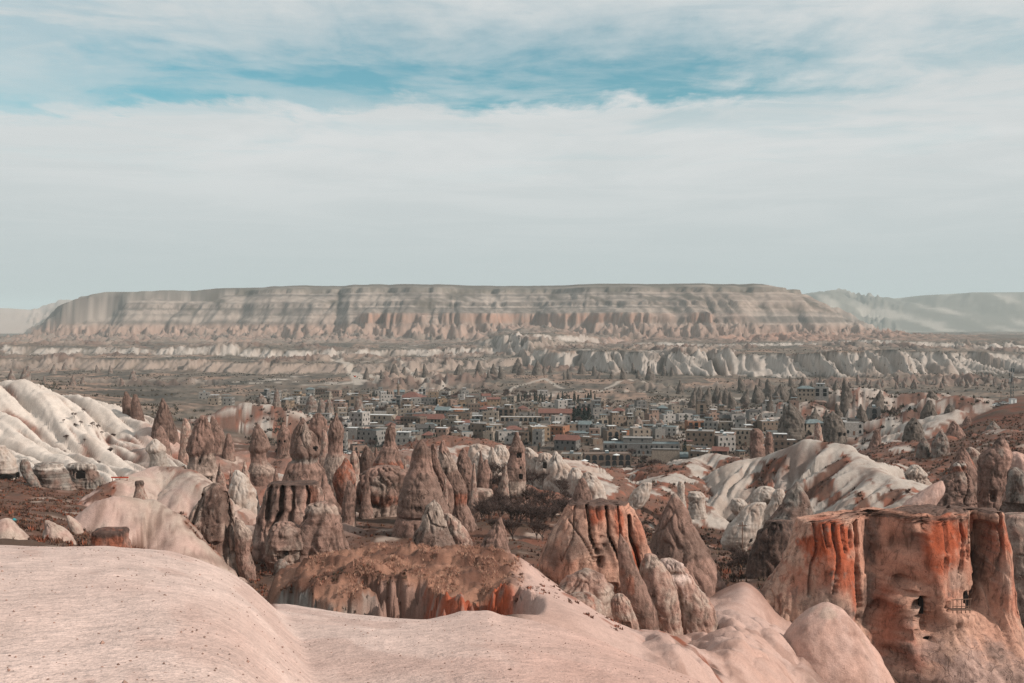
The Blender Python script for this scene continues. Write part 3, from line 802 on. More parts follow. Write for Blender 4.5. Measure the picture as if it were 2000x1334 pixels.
# ------------------------------------------------------------------ rocks: spires, cones, blocks, domes
FR = {'A': (0, 720, 2.668), 'B': (450, 760, 2.668), 'C': (900, 800, 2.668), 'E': (1400, 800, 2.498), 'F': (400, 740, 3.3333),
      'G': (900, 720, 3.3333), 'H': (1400, 640, 3.3333), 'L': (0, 730, 4.941), 'K': (1220, 840, 3.3333), 'R': (1780, 760, 5.336), 'P': (0, 0, 1.0)}
PAL = {   # body, second, weathered skin, lower body
    'spire': (PINK * 0.82, TAN * 0.95, UMBER * 0.75, CREAM * 0.82),
    'dark': (UMBER * 1.25, TAN * 0.85, DARK * 1.1, TAN),
    'pale': (CREAM * 0.92, PINK, TAN * 0.9, CREAM),
    'white': (WHITE * 0.96, CREAM, TAN, WHITE * 0.9),
    'pink': (PINK * 1.1, CREAM, UMBER * 1.1, PINK * 1.2),
    'red': (RUST * 1.25, PINK, UMBER * 0.9, PINK),
    'sand': (SALMON, SAND2 * 0.95, PINK, SALMON * 1.05),
    'dusk': (np.array([.125, .105, .090]), np.array([.165, .140, .120]), DARK, np.array([.20, .17, .145])),
    'rose': (CREAM * 1.05, SAND2 * 0.8, TAN * 1.1, CREAM * 1.1),
    'cliff': (np.array([.44, .235, .170]), np.array([.43, .275, .21]), UMBER * 1.9, SALMON * 1.1),
    'grey': (GREY, TAN, UMBER, CREAM * 0.8),
}


def rock(name, label, cat, frame, D, outline, pal='spire', dr=0.85, flute=0.10, ff=0.42, strata=0.013, rough=0.11, sup=2.0, seed=0, na=68, nz=84,
         layers=None, band=None, relief=(), cracks=(), niches=(), patina=0.5, group=None, mat='tuff', tints=(), bury=4.0, dcap=None, fine=0.036,
         lean=0.0, smooth_top=0.0, topcol=None, fzs=5.5, ragged=0.0, arete=0.5):
    if mat == 'smooth' or pal in ('sand', 'rose', 'white'): arete *= 0.35
    ox, oy, sc = FR[frame]
    ol = np.array([(oy + v / sc, ox + a / sc, ox + b / sc) for v, a, b in outline], float)
    rng = np.random.RandomState(seed + 11)
    zc = PZ(ol[:, 0], D); xl = PX(ol[:, 1], D); xr = PX(ol[:, 2], D)
    s = 0.5 * np.percentile(xr - xl, 70)
    # bury the foot
    slope = 0.15 * bury
    zc = np.r_[zc, zc[-1] - bury]; xl = np.r_[xl, xl[-1] - slope]; xr = np.r_[xr, xr[-1] + slope]
    zz = np.linspace(zc[0], zc[-1], nz)
    L = np.interp(-zz, -zc, xl); R = np.interp(-zz, -zc, xr)
    ker = np.array([1, 2, 3, 2, 1.0]); ker /= ker.sum()
    if nz > 24:
        Ls = np.convolve(np.pad(L, 2, mode='edge'), ker, 'valid'); Rs = np.convolve(np.pad(R, 2, mode='edge'), ker, 'valid')
        Ls[:4], Rs[:4] = L[:4], R[:4]
        L, R = Ls, Rs
    cx = (L + R) / 2; w = np.maximum((R - L) / 2, 0.02)
    # crown rings close the top
    ks = np.array([0.04, 0.3, 0.6, 0.85]) if w[0] > 0.12 * s else np.array([0.1, 0.6])
    dome = min(0.30 * w[0], 0.10 * s + smooth_top) * (.15 if dcap else 1)
    zt = zz[0] + dome * (1 - ks ** 2)
    zz = np.r_[zt, zz]; cx = np.r_[np.full(len(ks), cx[0]), cx]; w = np.r_[w[0] * ks, w]
    wd = w * dr
    if dcap:
        zfrac = np.clip((zz[0] - zz) / (zz[0] - zz[-1]), 0, 1)
        wd = np.minimum(wd, lerp(dcap, max(wd), sstep(0, .7, zfrac)) * np.clip(w / max(w[len(ks)], 1e-3), 0, 1))
    a = np.linspace(0, 2 * math.pi, na, endpoint=False)
    ca, sa = np.cos(a), np.sin(a)
    ex = 2.0 / sup
    ux = np.sign(ca) * np.abs(ca) ** ex; uy = np.sign(sa) * np.abs(sa) ** ex
    X = cx[:, None] + w[:, None] * ux[None]
    Y = D + lean * (zz - zz[-1])[:, None] + wd[:, None] * uy[None]
    Z = np.repeat(zz[:, None], na, 1)
    so = seed * 13.7
    # displacement outwards
    Yl = lean * (zz - zz[-1])[:, None]
    Y = Y - Yl
    tap = np.clip(w / (0.35 * s), 0, 1)[:, None]
    d = rough * s * (0.6 * fbm3(X / (0.9 * s) + so, Y / (0.9 * s), Z / (1.1 * s), 3) + arete * (0.42 - np.abs(n3(X / (0.62 * s) + so, Y / (0.62 * s), Z / (1.3 * s) + 2)) * 1.5) + 0.5 * arete * (0.42 - np.abs(n3(X / (0.27 * s) + so, Y / (0.27 * s), Z / (0.6 * s) + 5)) * 1.5))
    fx = X / (ff * s) + 0.8 * n3(X / s + so, Y / s, Z / s); fz = Z / (ff * s * fzs)
    bl = np.minimum(np.abs(n3(fx + so, Y / (ff * s), fz)) * 2.3, 1.1)
    bl2 = np.minimum(np.abs(n3(fx * 2.3 + 7 + so, Y / (ff * s) * 2.3, fz * 2)) * 2.3, 1.1)
    crk = np.exp(-(n3(fx * 1.4 + 3 + so, Y / (ff * s) * 1.4, fz * 1.3) / 0.10) ** 2) * sstep(-0.2, 0.3, n3(X / s + so, Y / s + 5, Z / s))
    lb = 1 - (1 - np.clip(bl, 0, 1)) ** 2
    d = d + flute * s * (0.75 * (lb - 0.6) + 0.25 * (bl2 - 0.45) - 0.8 * crk)
    if strata:
        zs = Z + 0.10 * s * n3(X / s, Y / s, Z / s + so)
        d = d + strata * s * (0.8 * np.tanh(3 * n2(zs / (0.22 * s) + so, np.full_like(zs, so + 0.4))) + 0.6 * n2(zs / (0.06 * s) + so, np.full_like(zs, so + 7.4)))
    d = d + fine * s * fbm3(X / (0.20 * s) + so, Y / (0.20 * s), Z / (0.28 * s), 4, 0.6)
    d = d * tap
    X = X + d * ca[None]; Y = Y + d * sa[None]
    Z = Z + 0.25 * d * tap
    Y = Y + Yl
    if ragged:
        Z = Z + ragged * fbm3(X / 1.6 + so, Y / 1.6, Z / 6, 4) * sstep(4.0, 0.0, zz[0] - Z)
    # sculpt the front: bumps and hollows, cracks, cut rooms
    front = sstep(0.25, -0.15, sa)[None] * np.ones_like(Z)
    PXv = 1000 + F * X / D; PYv = HZ - F * Z / D        # nominal picture position, used only to lay the sculpting out
    carve = np.zeros_like(Z); groove = np.zeros_like(Z)
    for (u, v, ru, rv, dep) in relief:
        carve += dep * np.exp(-(((PXv - ox - u / sc) / (ru / sc)) ** 2 + ((PYv - oy - v / sc) / (rv / sc)) ** 2))
    for (pts, wd_, dep) in cracks:
        best = np.full_like(Z, 1e9)
        wob = 0.5 * wd_ / sc * n3(X / 1.5 + so, Y / 3, Z / 1.5)
        for (u0, v0), (u1, v1) in zip(pts[:-1], pts[1:]):
            x0, y0, x1, y1 = ox + u0 / sc, oy + v0 / sc, ox + u1 / sc, oy + v1 / sc
            dx, dy = x1 - x0, y1 - y0
            t = np.clip(((PXv - x0) * dx + (PYv - y0) * dy) / (dx * dx + dy * dy), 0, 1)
            best = np.minimum(best, np.hypot(PXv - x0 - t * dx + wob, PYv - y0 - t * dy))
        g = sstep(wd_ / sc, 0.15 * wd_ / sc, best)
        carve += -dep * g; groove = np.maximum(groove, g)
    for (u, v, hu, hv, dep) in niches:
        g = (np.abs(PXv - ox - u / sc) < hu / sc) & (np.abs(PYv - oy - v / sc) < hv / sc)
        carve += np.where(g, -dep, 0)
    Ypre = Y.copy()
    Y = Y - carve * front
    # colours: base, skin, layers
    p0, p1, skin, lowc = PAL[pal]
    big = fbm3(X / (0.8 * s) + so + 3, Y / (0.8 * s), Z / (0.9 * s), 4)
    tint = cmix(p0, p1, sstep(-0.25, 0.35, big))
    if layers:
        zn = PYv + (fbm3(X / (0.5 * s) + so, Y / (0.5 * s), Z / (0.5 * s), 3)) * 10
        for (v0, v1, colr, k) in layers:
            y0, y1 = oy + v0 / sc, oy + v1 / sc
            soft = 2.0 + 0.06 * (y1 - y0)
            mk = sstep(y0 - soft, y0 + soft, zn) * (1 - sstep(y1 - soft, y1 + soft, zn))
            tint = cmix(tint, colr, mk * k)
    else:
        zf = np.clip((zz[0] - Z) / (zz[0] - zc[-1]), 0, 1)
        tint = cmix(tint, lowc, sstep(0.55, 0.9, zf + 0.25 * big) * 0.6)
    st = fbm3(X / (0.22 * s) + so, Y / (0.22 * s), Z / (1.1 * s) + 4, 4)
    tint = cmix(tint, skin, sstep(0.12 - 0.3 * patina, 0.55 - 0.3 * patina, st + 0.35 * big) * patina * 1.2)
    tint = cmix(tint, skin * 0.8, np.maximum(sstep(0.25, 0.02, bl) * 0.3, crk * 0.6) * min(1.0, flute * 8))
    fb1 = 0.55 * fbm3(X / 0.7 + so, Y / 0.7, Z / 1.3, 4) + 0.6 * fbm3(X / 2.5 + so, Y / 2.5, Z / 2.5 + 9, 3) if len(tints) else 0
    for (u, v, ru, rv, colr, k) in tints:
        e = np.exp(-(((PXv - ox - u / sc) / (ru / sc)) ** 2 + ((PYv - oy - v / sc) / (rv / sc)) ** 2))
        e = sstep(0.22, 0.80, e + 0.40 * st + fb1 + 0.15 * big) * k
        tint = cmix(tint, colr, e * front)
    if strata:
        tint = tint * (1 + min(strata, 0.05) * 7 * n2(Z / (0.09 * s) + so + 0.3 * big, np.full_like(Z, 3.3)))[..., None]
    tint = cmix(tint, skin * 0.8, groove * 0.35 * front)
    if topcol is not None:
        tint[:len(ks) + 1] = topcol * (1 + 0.4 * st[:len(ks) + 1, :, None])
    n_r = len(zz)
    loc = (float(np.mean((xl + xr)[-2:]) / 2), D, float(zc[-2]))
    V = np.stack([X - loc[0], Y - loc[1], Z - loc[2]], -1).reshape(-1, 3)
    i = np.arange(n_r - 1)[:, None] * na
    j = np.arange(na)[None]; j2 = (j + 1) % na
    q = np.stack([i + j, i + na + j, i + na + j2, i + j2], -1).reshape(-1, 4)
    V = np.concatenate([V, [[cx[0] - loc[0], float(Y[0].mean()) - loc[1], zz[0] + 0.02 * s - loc[2]]]])
    tri = np.stack([np.full(na, len(V) - 1), np.arange(na), (np.arange(na) + 1) % na], -1)
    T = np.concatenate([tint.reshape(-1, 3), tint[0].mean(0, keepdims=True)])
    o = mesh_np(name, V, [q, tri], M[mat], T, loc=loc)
    tag(o, label, cat, group)
    for (u, v, hu, hv, dep) in niches:      # near-black panels standing in for the shade inside the cut rooms
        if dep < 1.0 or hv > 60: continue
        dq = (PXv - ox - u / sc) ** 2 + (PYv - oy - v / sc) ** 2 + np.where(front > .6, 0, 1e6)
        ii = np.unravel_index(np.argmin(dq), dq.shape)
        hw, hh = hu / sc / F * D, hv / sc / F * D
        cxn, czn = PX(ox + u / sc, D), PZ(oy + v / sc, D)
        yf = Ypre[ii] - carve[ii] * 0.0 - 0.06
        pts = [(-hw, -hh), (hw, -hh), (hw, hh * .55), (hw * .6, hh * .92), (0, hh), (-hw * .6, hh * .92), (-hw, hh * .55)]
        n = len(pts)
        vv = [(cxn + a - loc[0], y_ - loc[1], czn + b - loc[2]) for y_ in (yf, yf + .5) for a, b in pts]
        me = bpy.data.meshes.new('shade_panel')
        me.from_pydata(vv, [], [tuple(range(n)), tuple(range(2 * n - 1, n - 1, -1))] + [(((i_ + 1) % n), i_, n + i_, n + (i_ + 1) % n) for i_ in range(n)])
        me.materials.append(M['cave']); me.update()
        oo = bpy.data.objects.new('shade_panel', me); col.objects.link(oo); oo.parent = o
    return o


SP, CO, BL, FN, DM = 'rock_spire', 'rock_cone', 'rock_block', 'rock_fin', 'rock_dome'


def build_rocks():
    k = [0]

    def r(*a, **kw):
        k[0] += 1
        kw.setdefault('seed', k[0])
        return rock(*a, **kw)
    G1 = 'weathered rock spires of the middle valley'
    # ---------------- left, frame A
    r(SP, 'tall dark pointed rock spire behind the foot of the white slope', 'rock spire', 'A', 300, [(155, 842, 852), (200, 828, 878), (250, 812, 895), (300, 800, 912), (350, 790, 925), (430, 775, 940)], 'dark', group=G1)
    r(SP, 'small rock spire leaning on the tall dark spire by the white slope', 'rock spire', 'A', 282, [(298, 830, 840), (330, 810, 860), (370, 798, 878), (420, 788, 888)], 'spire', nz=48, na=48, group=G1)
    r(SP, 'slender pale-tipped spire between dark spire and broad red-capped spire', 'rock spire', 'A', 285, [(262, 955, 972), (300, 948, 995), (350, 940, 990), (400, 940, 980), (460, 930, 990)], 'pink', nz=48, na=48, group=G1)
    r(SP, 'broad spire with reddish cap on pale banded pedestal, left of centre', 'rock spire', 'A', 235, [(245, 1042, 1072), (270, 1030, 1085), (300, 1015, 1095), (350, 995, 1108), (400, 980, 1118), (430, 968, 1122), (446, 988, 1112), (500, 985, 1120), (560, 965, 1150), (640, 930, 1200), (720, 900, 1240)], 'spire',
      layers=[(245, 440, PINK * 0.8, 0.75), (440, 520, CREAM * 0.9, 0.7), (520, 800, CREAM, 0.75)], niches=[(1100, 580, 20, 25, 1.2), (1055, 480, 6, 10, .7)], flute=.12, group=G1)
    r(SP, 'pointed spire behind the broad red-capped spire', 'rock spire', 'A', 300, [(248, 1103, 1115), (290, 1092, 1140), (330, 1090, 1165), (360, 1090, 1170), (440, 1095, 1170)], 'spire', nz=48, na=48, group=G1)
    r(CO, 'small dull cone at the right foot of the red-capped spire', 'rock cone', 'A', 295, [(338, 1183, 1197), (380, 1172, 1215), (445, 1158, 1224)], 'spire', nz=36, na=40, group=G1)
    r(SP, 'left one of twin dark spires on the white slope crest', 'rock spire', 'A', 322, [(120, 650, 662), (170, 638, 690), (230, 640, 708)], 'dark', nz=36, na=40, group=G1)
    r(SP, 'right one of twin dark spires on the white slope crest', 'rock spire', 'A', 318, [(135, 695, 712), (180, 685, 730), (245, 682, 748)], 'dark', nz=36, na=40, group=G1)
    r(CO, 'big dark-streaked cone with carved doorway behind the sand crest', 'rock cone', 'A', 140,
      [(603, 1092, 1150), (620, 1070, 1165), (660, 1050, 1185), (720, 1012, 1212), (800, 975, 1225), (880, 955, 1235), (940, 960, 1245), (1000, 985, 1260), (1080, 1010, 1290)], 'pale', nz=120, na=120, flute=.10, patina=.45,
      tints=[(1135, 720, 95, 150, UMBER * .9, .85), (1120, 880, 100, 120, UMBER, .7), (1140, 925, 45, 45, PINK * .8, .8), (1130, 1000, 60, 30, WHITE, .7)], niches=[(1140, 925, 48, 44, .5), (1119, 915, 6, 9, 1.2)],
      cracks=[([(1060, 660), (1030, 800), (1030, 990)], 16, 1.0), ([(1175, 650), (1200, 800), (1195, 1000)], 18, 1.0)])
    r(FN, 'pale rounded fin hugging the right of the doorway cone', 'rock fin', 'A', 138, [(775, 1226, 1234), (800, 1224, 1265), (850, 1222, 1314), (880, 1225, 1312), (950, 1225, 1300), (1050, 1245, 1330), (1120, 1260, 1332)], 'pink', nz=80, na=64,
      layers=[(775, 880, CREAM, .8), (880, 1120, PINK * .75, .6)], flute=.16)
    r(BL, 'squat red block with dark flat top just above the sand crest', 'rock block', 'A', 100, [(838, 502, 650), (850, 492, 658), (880, 490, 655), (945, 486, 672)], 'red', sup=4, nz=44, na=64, layers=[(830, 862, DARK * 1.3, .9)], rough=.12, mat='near')
    r(DM, 'pale sandy knob at the left picture edge above the sand', 'rock dome', 'A', 96, [(788, 0, 60), (820, -30, 88), (880, -40, 142), (930, -40, 165)], 'rose', nz=48, na=64, flute=.06, strata=.0, mat='smooth')
    r(FN, 'pale pink leaning fin on the scrub slope left of red block', 'rock fin', 'A', 101, [(792, 236, 258), (830, 240, 330), (870, 225, 370), (935, 212, 405)], 'rose', nz=48, na=64, strata=0, mat='smooth')
    r(DM, 'small pale knob behind the leaning pink fin', 'rock dome', 'A', 113, [(766, 348, 362), (800, 350, 412), (835, 362, 430), (870, 372, 436)], 'rose', nz=36, na=48, strata=0, mat='smooth')
    r(BL, 'wide banded grey cliff pod under the white slope', 'rock block', 'L', 214, [(870, 345, 600), (905, 322, 622), (935, 318, 640), (1000, 360, 660), (1100, 385, 720), (1180, 400, 750), (1240, 410, 760)], 'grey', strata=.06, flute=.05, nz=80, na=90, layers=[(860, 925, WHITE, .95), (925, 960, UMBER, .6)], dr=.7)
    r(BL, 'narrow grey rock pod left of the wide banded pod', 'rock block', 'L', 210, [(830, 210, 270), (870, 190, 290), (930, 200, 300), (1000, 230, 350), (1100, 300, 400), (1220, 320, 470)], 'grey', strata=.05, nz=64, na=64)
    r(BL, 'rounded white pod with cave row at far left', 'rock block', 'L', 215, [(700, -60, 40), (740, -80, 90), (820, -80, 140), (900, -80, 170), (950, -80, 160), (1010, -80, 170), (1100, -60, 40), (1190, -60, 60)], 'white', strata=.03, nz=64, na=80, niches=[(100, 980, 70, 20, 1.0), (180, 970, 14, 26, 1.5)], patina=.3, mat='smooth')
    r(BL, 'pale pod with two dark doorways under the white slope', 'rock block', 'L', 222, [(870, 660, 900), (910, 640, 930), (930, 650, 925), (990, 660, 960), (1040, 680, 1000)], 'grey', strata=.03, nz=56, na=110, niches=[(805, 965, 36, 34, 1.3), (840, 968, 10, 26, 2.2), (735, 945, 8, 30, .8)], dr=.5, layers=[(860, 920, WHITE, .9)])
    r(DM, 'white mushroom-shaped rock on grey stem right of the white slope', 'rock dome', 'A', 250, [(368, 798, 815), (400, 768, 850), (426, 758, 868), (440, 776, 858), (475, 786, 872), (515, 776, 884)], 'white', nz=56, na=64, layers=[(430, 520, GREY * 1.2, .8)], flute=.12, patina=.2, mat='smooth')
    r(BL, 'little dark-capped stump on the pink fluted slope', 'rock block', 'A', 168, [(585, 708, 745), (602, 704, 750), (612, 710, 744), (650, 702, 755), (700, 690, 775)], 'pink', nz=44, na=48, layers=[(580, 606, DARK * 1.2, .9)], sup=3)
    r(DM, 'white pointed folds between red-capped spire and doorway cone', 'rock dome', 'A', 205, [(530, 1225, 1245), (570, 1210, 1290), (640, 1190, 1330), (720, 1200, 1350)], 'white', nz=56, na=80, flute=.16, ff=.35, strata=0, patina=.25, mat='smooth')
    # ---------------- middle, frame B
    r(SP, 'great spire with lopsided pointed cap and dark cross-shaped hole', 'rock spire', 'B', 205,
      [(150, 371, 383), (200, 345, 405), (250, 328, 437), (300, 316, 460), (335, 310, 471), (352, 312, 464), (362, 330, 450), (385, 302, 456), (420, 290, 485), (490, 268, 505), (560, 248, 540), (620, 235, 570), (690, 220, 585)], 'spire', nz=130, na=100, group=G1,
      layers=[(145, 350, TAN * .8, .85), (350, 385, GREY * 1.1, .8), (385, 700, PINK * .95, .55)], niches=[(450, 308, 5, 9, 1.5), (447, 303, 9, 4, 1.5)], tints=[(405, 220, 25, 70, CREAM, .5)], patina=.45)  # cream spot paints the sunlit right side of the cap
    r(SP, 'smooth bullet-shaped spire with dark ring on red bank', 'rock spire', 'B', 240, [(180, 134, 144), (220, 118, 175), (260, 108, 195), (300, 100, 208), (322, 98, 200), (330, 106, 188), (345, 105, 185), (380, 108, 192), (430, 95, 240)], 'spire', group=G1, layers=[(175, 322, TAN * .95, .8), (322, 380, PINK * .85, .6), (380, 440, CREAM, .6)], nz=80)
    r(SP, 'short round-headed spire at the village edge with window holes', 'rock spire', 'B', 300, [(186, 268, 285), (210, 255, 305), (240, 245, 315), (258, 243, 316), (290, 245, 312), (330, 246, 314)], 'spire', nz=48, na=56, group=G1, niches=[(262, 268, 4, 5, 1), (290, 268, 4, 5, 1)])
    r(SP, 'blunt two-headed spire behind the great lopsided spire', 'rock spire', 'B', 300, [(128, 442, 468), (160, 420, 500), (200, 410, 505), (250, 420, 500), (340, 425, 495)], 'spire', nz=48, na=56, flute=.2, group=G1)
    r(SP, 'thin rock finger between great spire and bottle-shaped spire', 'rock spire', 'B', 252, [(208, 481, 495), (250, 475, 508), (300, 472, 510), (350, 465, 512), (400, 460, 510)], 'pink', nz=56, na=48, group=G1)
    r(SP, 'bottle-shaped spire with pale streaked bulb', 'rock spire', 'B', 240, [(125, 550, 555), (150, 542, 562), (185, 520, 582), (215, 510, 592), (250, 508, 590), (268, 512, 584), (330, 510, 585), (350, 500, 600), (420, 480, 640), (490, 475, 680)], 'spire', nz=90, group=G1, layers=[(120, 258, TAN, .7), (258, 345, PINK * .9, .7), (345, 500, CREAM * .95, .7)])
    r(SP, 'spire with bent thumb-like head above a wide rock body', 'rock spire', 'B', 226, [(178, 835, 848), (200, 820, 858), (235, 805, 862), (260, 808, 858), (290, 800, 862), (310, 785, 875), (345, 770, 880), (380, 750, 890), (420, 735, 915), (480, 690, 930)], 'spire', nz=90, group=G1, layers=[(170, 270, TAN * .9, .7), (270, 300, PINK * 1.1, .6), (375, 415, RUST * 1.1, .85)])
    r(BL, 'wide creased rock body under the thumb-headed spire', 'rock block', 'B', 214, [(408, 735, 880), (440, 685, 925), (500, 670, 910), (560, 660, 900), (600, 662, 875), (650, 655, 868), (710, 665, 868)], 'spire', nz=90, na=110, flute=.18, ff=.35, group=G1, layers=[(545, 595, RUST * .9, .6), (595, 720, CREAM * .8, .6)],
      tints=[(790, 480, 50, 60, CREAM * .9, .7)])
    r(CO, 'dark hooded cone behind the wide creased rock body', 'rock cone', 'B', 250, [(300, 700, 716), (340, 685, 745), (380, 670, 760), (430, 663, 757), (490, 655, 755)], 'dark', nz=48, na=56, group=G1)
    r(CO, 'small pale cone left of the dark hooded cone', 'rock cone', 'B', 246, [(325, 633, 650), (360, 622, 668), (400, 624, 672), (450, 628, 672)], 'pink', nz=40, na=48, group=G1)
    r(SP, 'jagged red-brown rock with pointed tip right of great spire', 'rock spire', 'B', 208, [(358, 595, 605), (390, 582, 628), (428, 548, 648), (480, 530, 655), (560, 555, 652), (640, 560, 650)], 'red', nz=64, na=64, group=G1, layers=[(480, 660, PINK * .8, .7)])
    r(SP, 'narrow grey-pink fin in front of the jagged red rock', 'rock spire', 'B', 196, [(478, 612, 628), (520, 600, 650), (560, 590, 655), (620, 580, 652), (685, 576, 652)], 'spire', nz=56, na=56, group=G1)
    r(CO, 'largest smooth-sided cone with layered point, centre of the valley', 'rock cone', 'B', 186,
      [(265, 990, 1000), (290, 968, 1022), (320, 955, 1038), (345, 948, 1042), (352, 952, 1040), (380, 946, 1044), (410, 940, 1050), (450, 920, 1070), (500, 900, 1085), (560, 880, 1110), (620, 870, 1135), (655, 866, 1142), (664, 872, 1136), (720, 850, 1145), (780, 832, 1155), (860, 815, 1165)], 'spire', nz=130, na=100, flute=.05, group=G1,
      layers=[(260, 348, TAN * .8, .8), (348, 440, PINK * .95, .8), (440, 655, TAN * .88, .8), (655, 870, PINK * .85, .8)], cracks=[([(860, 659), (1000, 661), (1140, 657)], 7, .5), ([(975, 690), (972, 760)], 5, .5)], patina=.35)
    r(SP, 'broken-topped spire with hanging skirt right of the largest cone', 'rock spire', 'B', 196, [(268, 1099, 1115), (300, 1090, 1122), (350, 1085, 1150), (400, 1083, 1180), (450, 1088, 1200), (500, 1105, 1225), (535, 1125, 1240), (545, 1140, 1234), (600, 1145, 1230), (660, 1150, 1260), (720, 1150, 1285), (800, 1160, 1295)], 'spire', nz=110, na=80, group=G1,
      layers=[(265, 330, PINK, .8), (330, 420, CREAM * .9, .7), (420, 540, TAN * .85, .7), (540, 600, RUST * 1.15, .8), (600, 810, TAN, .6)], flute=.14)
    r(SP, 'ragged brown column against the right flank of the largest cone', 'rock spire', 'B', 190, [(288, 1046, 1066), (340, 1045, 1075), (400, 1050, 1095), (450, 1075, 1120), (520, 1082, 1160), (600, 1090, 1166), (660, 1095, 1150)], 'spire', nz=80, na=56, flute=.16, group=G1)
    r(SP, 'pale gabled rock with split point in front of the largest cone', 'rock spire', 'B', 166, [(578, 1056, 1068), (610, 1018, 1092), (660, 1003, 1110), (715, 992, 1130), (726, 985, 1126), (740, 968, 1136), (790, 955, 1165), (870, 942, 1198)], 'grey', nz=90, na=80, group=G1, layers=[(575, 722, CREAM * .95, .8), (722, 900, TAN * .85, .7)], cracks=[([(1030, 640), (1050, 690), (1120, 720)], 6, .4)], flute=.14)
    r(FN, 'rounded buttress sloping down right of the pale gabled rock', 'rock fin', 'B', 172, [(650, 1115, 1148), (690, 1120, 1195), (750, 1130, 1240), (810, 1150, 1265), (875, 1170, 1275)], 'pink', nz=64, na=64, group=G1, flute=.16)
    r(SP, 'needle-topped spire left of the two white cones', 'rock spire', 'B', 216, [(308, 1209, 1219), (350, 1190, 1240), (400, 1178, 1262), (450, 1180, 1275), (520, 1198, 1283), (580, 1225, 1292), (650, 1225, 1308)], 'spire', nz=80, na=64, group=G1, flute=.16)
    r(SP, 'low crooked spire right of the needle-topped spire', 'rock spire', 'B', 228, [(368, 1326, 1341), (400, 1300, 1348), (450, 1285, 1362), (500, 1278, 1362), (535, 1272, 1366)], 'spire', nz=56, na=56, group=G1)
    r(BL, 'pale squared pedestal under the low crooked spire', 'rock block', 'B', 224, [(525, 1225, 1360), (545, 1220, 1368), (600, 1222, 1362), (660, 1220, 1350)], 'pale', nz=40, na=56, sup=3, group=G1)
    r(CO, 'larger of two white cones on the pale bank', 'rock cone', 'B', 262, [(303, 1356, 1369), (340, 1345, 1385), (400, 1343, 1412), (455, 1345, 1420)], 'white', nz=48, na=56, group=G1, flute=.16, mat='smooth')
    r(CO, 'smaller of two white cones on the pale bank', 'rock cone', 'B', 264, [(330, 1286, 1295), (360, 1265, 1312), (400, 1252, 1325)], 'white', nz=36, na=48, group=G1, flute=.14, mat='smooth')
    r(SP, 'chapel-like rock tower with stacked head and dark doorways', 'rock spire', 'B', 236, [(225, 1484, 1499), (245, 1476, 1508), (265, 1472, 1512), (285, 1468, 1525), (310, 1452, 1534), (324, 1450, 1536), (332, 1458, 1532), (380, 1447, 1537), (420, 1425, 1538), (470, 1405, 1540), (520, 1396, 1540)], 'spire', nz=110, na=90, flute=.06, group=G1,
      layers=[(220, 325, TAN * .9, .8), (325, 400, PINK * 1.0, .8), (400, 478, TAN * .95, .8), (478, 540, CREAM * .9, .8)], niches=[(1498, 341, 5, 12, 1.6), (1511, 341, 5, 12, 1.6), (1512, 450, 8, 12, 1.8), (1512, 405, 4, 5, 1)])
    r(CO, 'lone crooked cone behind the grassy outcrop', 'rock cone', 'B', 140, [(668, 1403, 1412), (700, 1380, 1420), (750, 1346, 1433), (800, 1312, 1450), (860, 1286, 1456), (910, 1276, 1462)], 'spire', nz=90, na=80, flute=.12, mat='near', patina=.6)
    r(BL, 'flat-topped dark-streaked block with red cap left of centre', 'rock block', 'B', 158,
      [(488, 210, 460), (498, 200, 466), (560, 180, 476), (650, 150, 500), (700, 140, 505), (800, 130, 505), (900, 140, 485), (990, 170, 380)], 'pink', topcol=UMBER, nz=130, na=170, sup=3, dcap=3.0, flute=.06, ff=.28, patina=.7, layers=[(484, 505, UMBER, .8)],
      cracks=[([(290, 500), (285, 620), (240, 720)], 18, 2.0), ([(345, 495), (350, 600), (330, 700)], 10, 1.2), ([(420, 495), (425, 600)], 10, 1.2), ([(225, 500), (215, 660)], 14, 1.2)],
      tints=[(240, 580, 60, 100, DARK * 1.2, .8), (330, 600, 60, 90, PINK * .9, .7), (440, 540, 30, 50, RUST, .6)])
    r(DM, 'pale creased lobe on the right front of the flat-topped block', 'rock dome', 'B', 149, [(600, 425, 530), (620, 400, 548), (680, 372, 570), (740, 345, 586), (800, 322, 602), (890, 312, 632)], 'spire', nz=100, na=100, flute=.17, ff=.4, layers=[(595, 640, CREAM, .7)], patina=.4)
    r(DM, 'low front lobe with carved panels and little window', 'rock dome', 'B', 148, [(700, 235, 325), (740, 205, 395), (800, 190, 418), (880, 190, 424), (960, 200, 320), (1000, 210, 300)], 'pink', nz=110, na=130, flute=.12, layers=[(700, 800, TAN, .6)], niches=[(340, 856, 68, 34, .5), (312, 836, 6, 9, 1.4), (270, 850, 8, 24, .3), (385, 850, 10, 24, .3)], sup=2.6, patina=.4)
    r(BL, 'grey boulder at the foot of the carved lobe', 'rock block', 'B', 141, [(888, 250, 282), (920, 230, 308), (960, 224, 304), (1000, 226, 290)], 'grey', nz=40, na=48, mat='near')
    # minor fins that fill the gaps between the great spires
    small = [(432, 905, 985, 222, 13), (455, 915, 985, 215, 12), (480, 900, 965, 232, 11), (540, 915, 985, 220, 12), (560, 925, 1010, 205, 11), (628, 925, 1010, 198, 10), (662, 905, 985, 222, 12), (700, 882, 965, 250, 11), (730, 874, 950, 262, 12), (795, 900, 1010, 216, 10),
             (868, 930, 1040, 188, 10), (905, 880, 985, 222, 11), (925, 905, 995, 212, 10), (942, 880, 970, 238, 10), (985, 905, 985, 226, 10), (715, 925, 1010, 206, 12)]
    rg_ = random.Random(8)
    order = 'first second third fourth fifth sixth seventh eighth ninth tenth eleventh twelfth thirteenth fourteenth fifteenth sixteenth'.split()
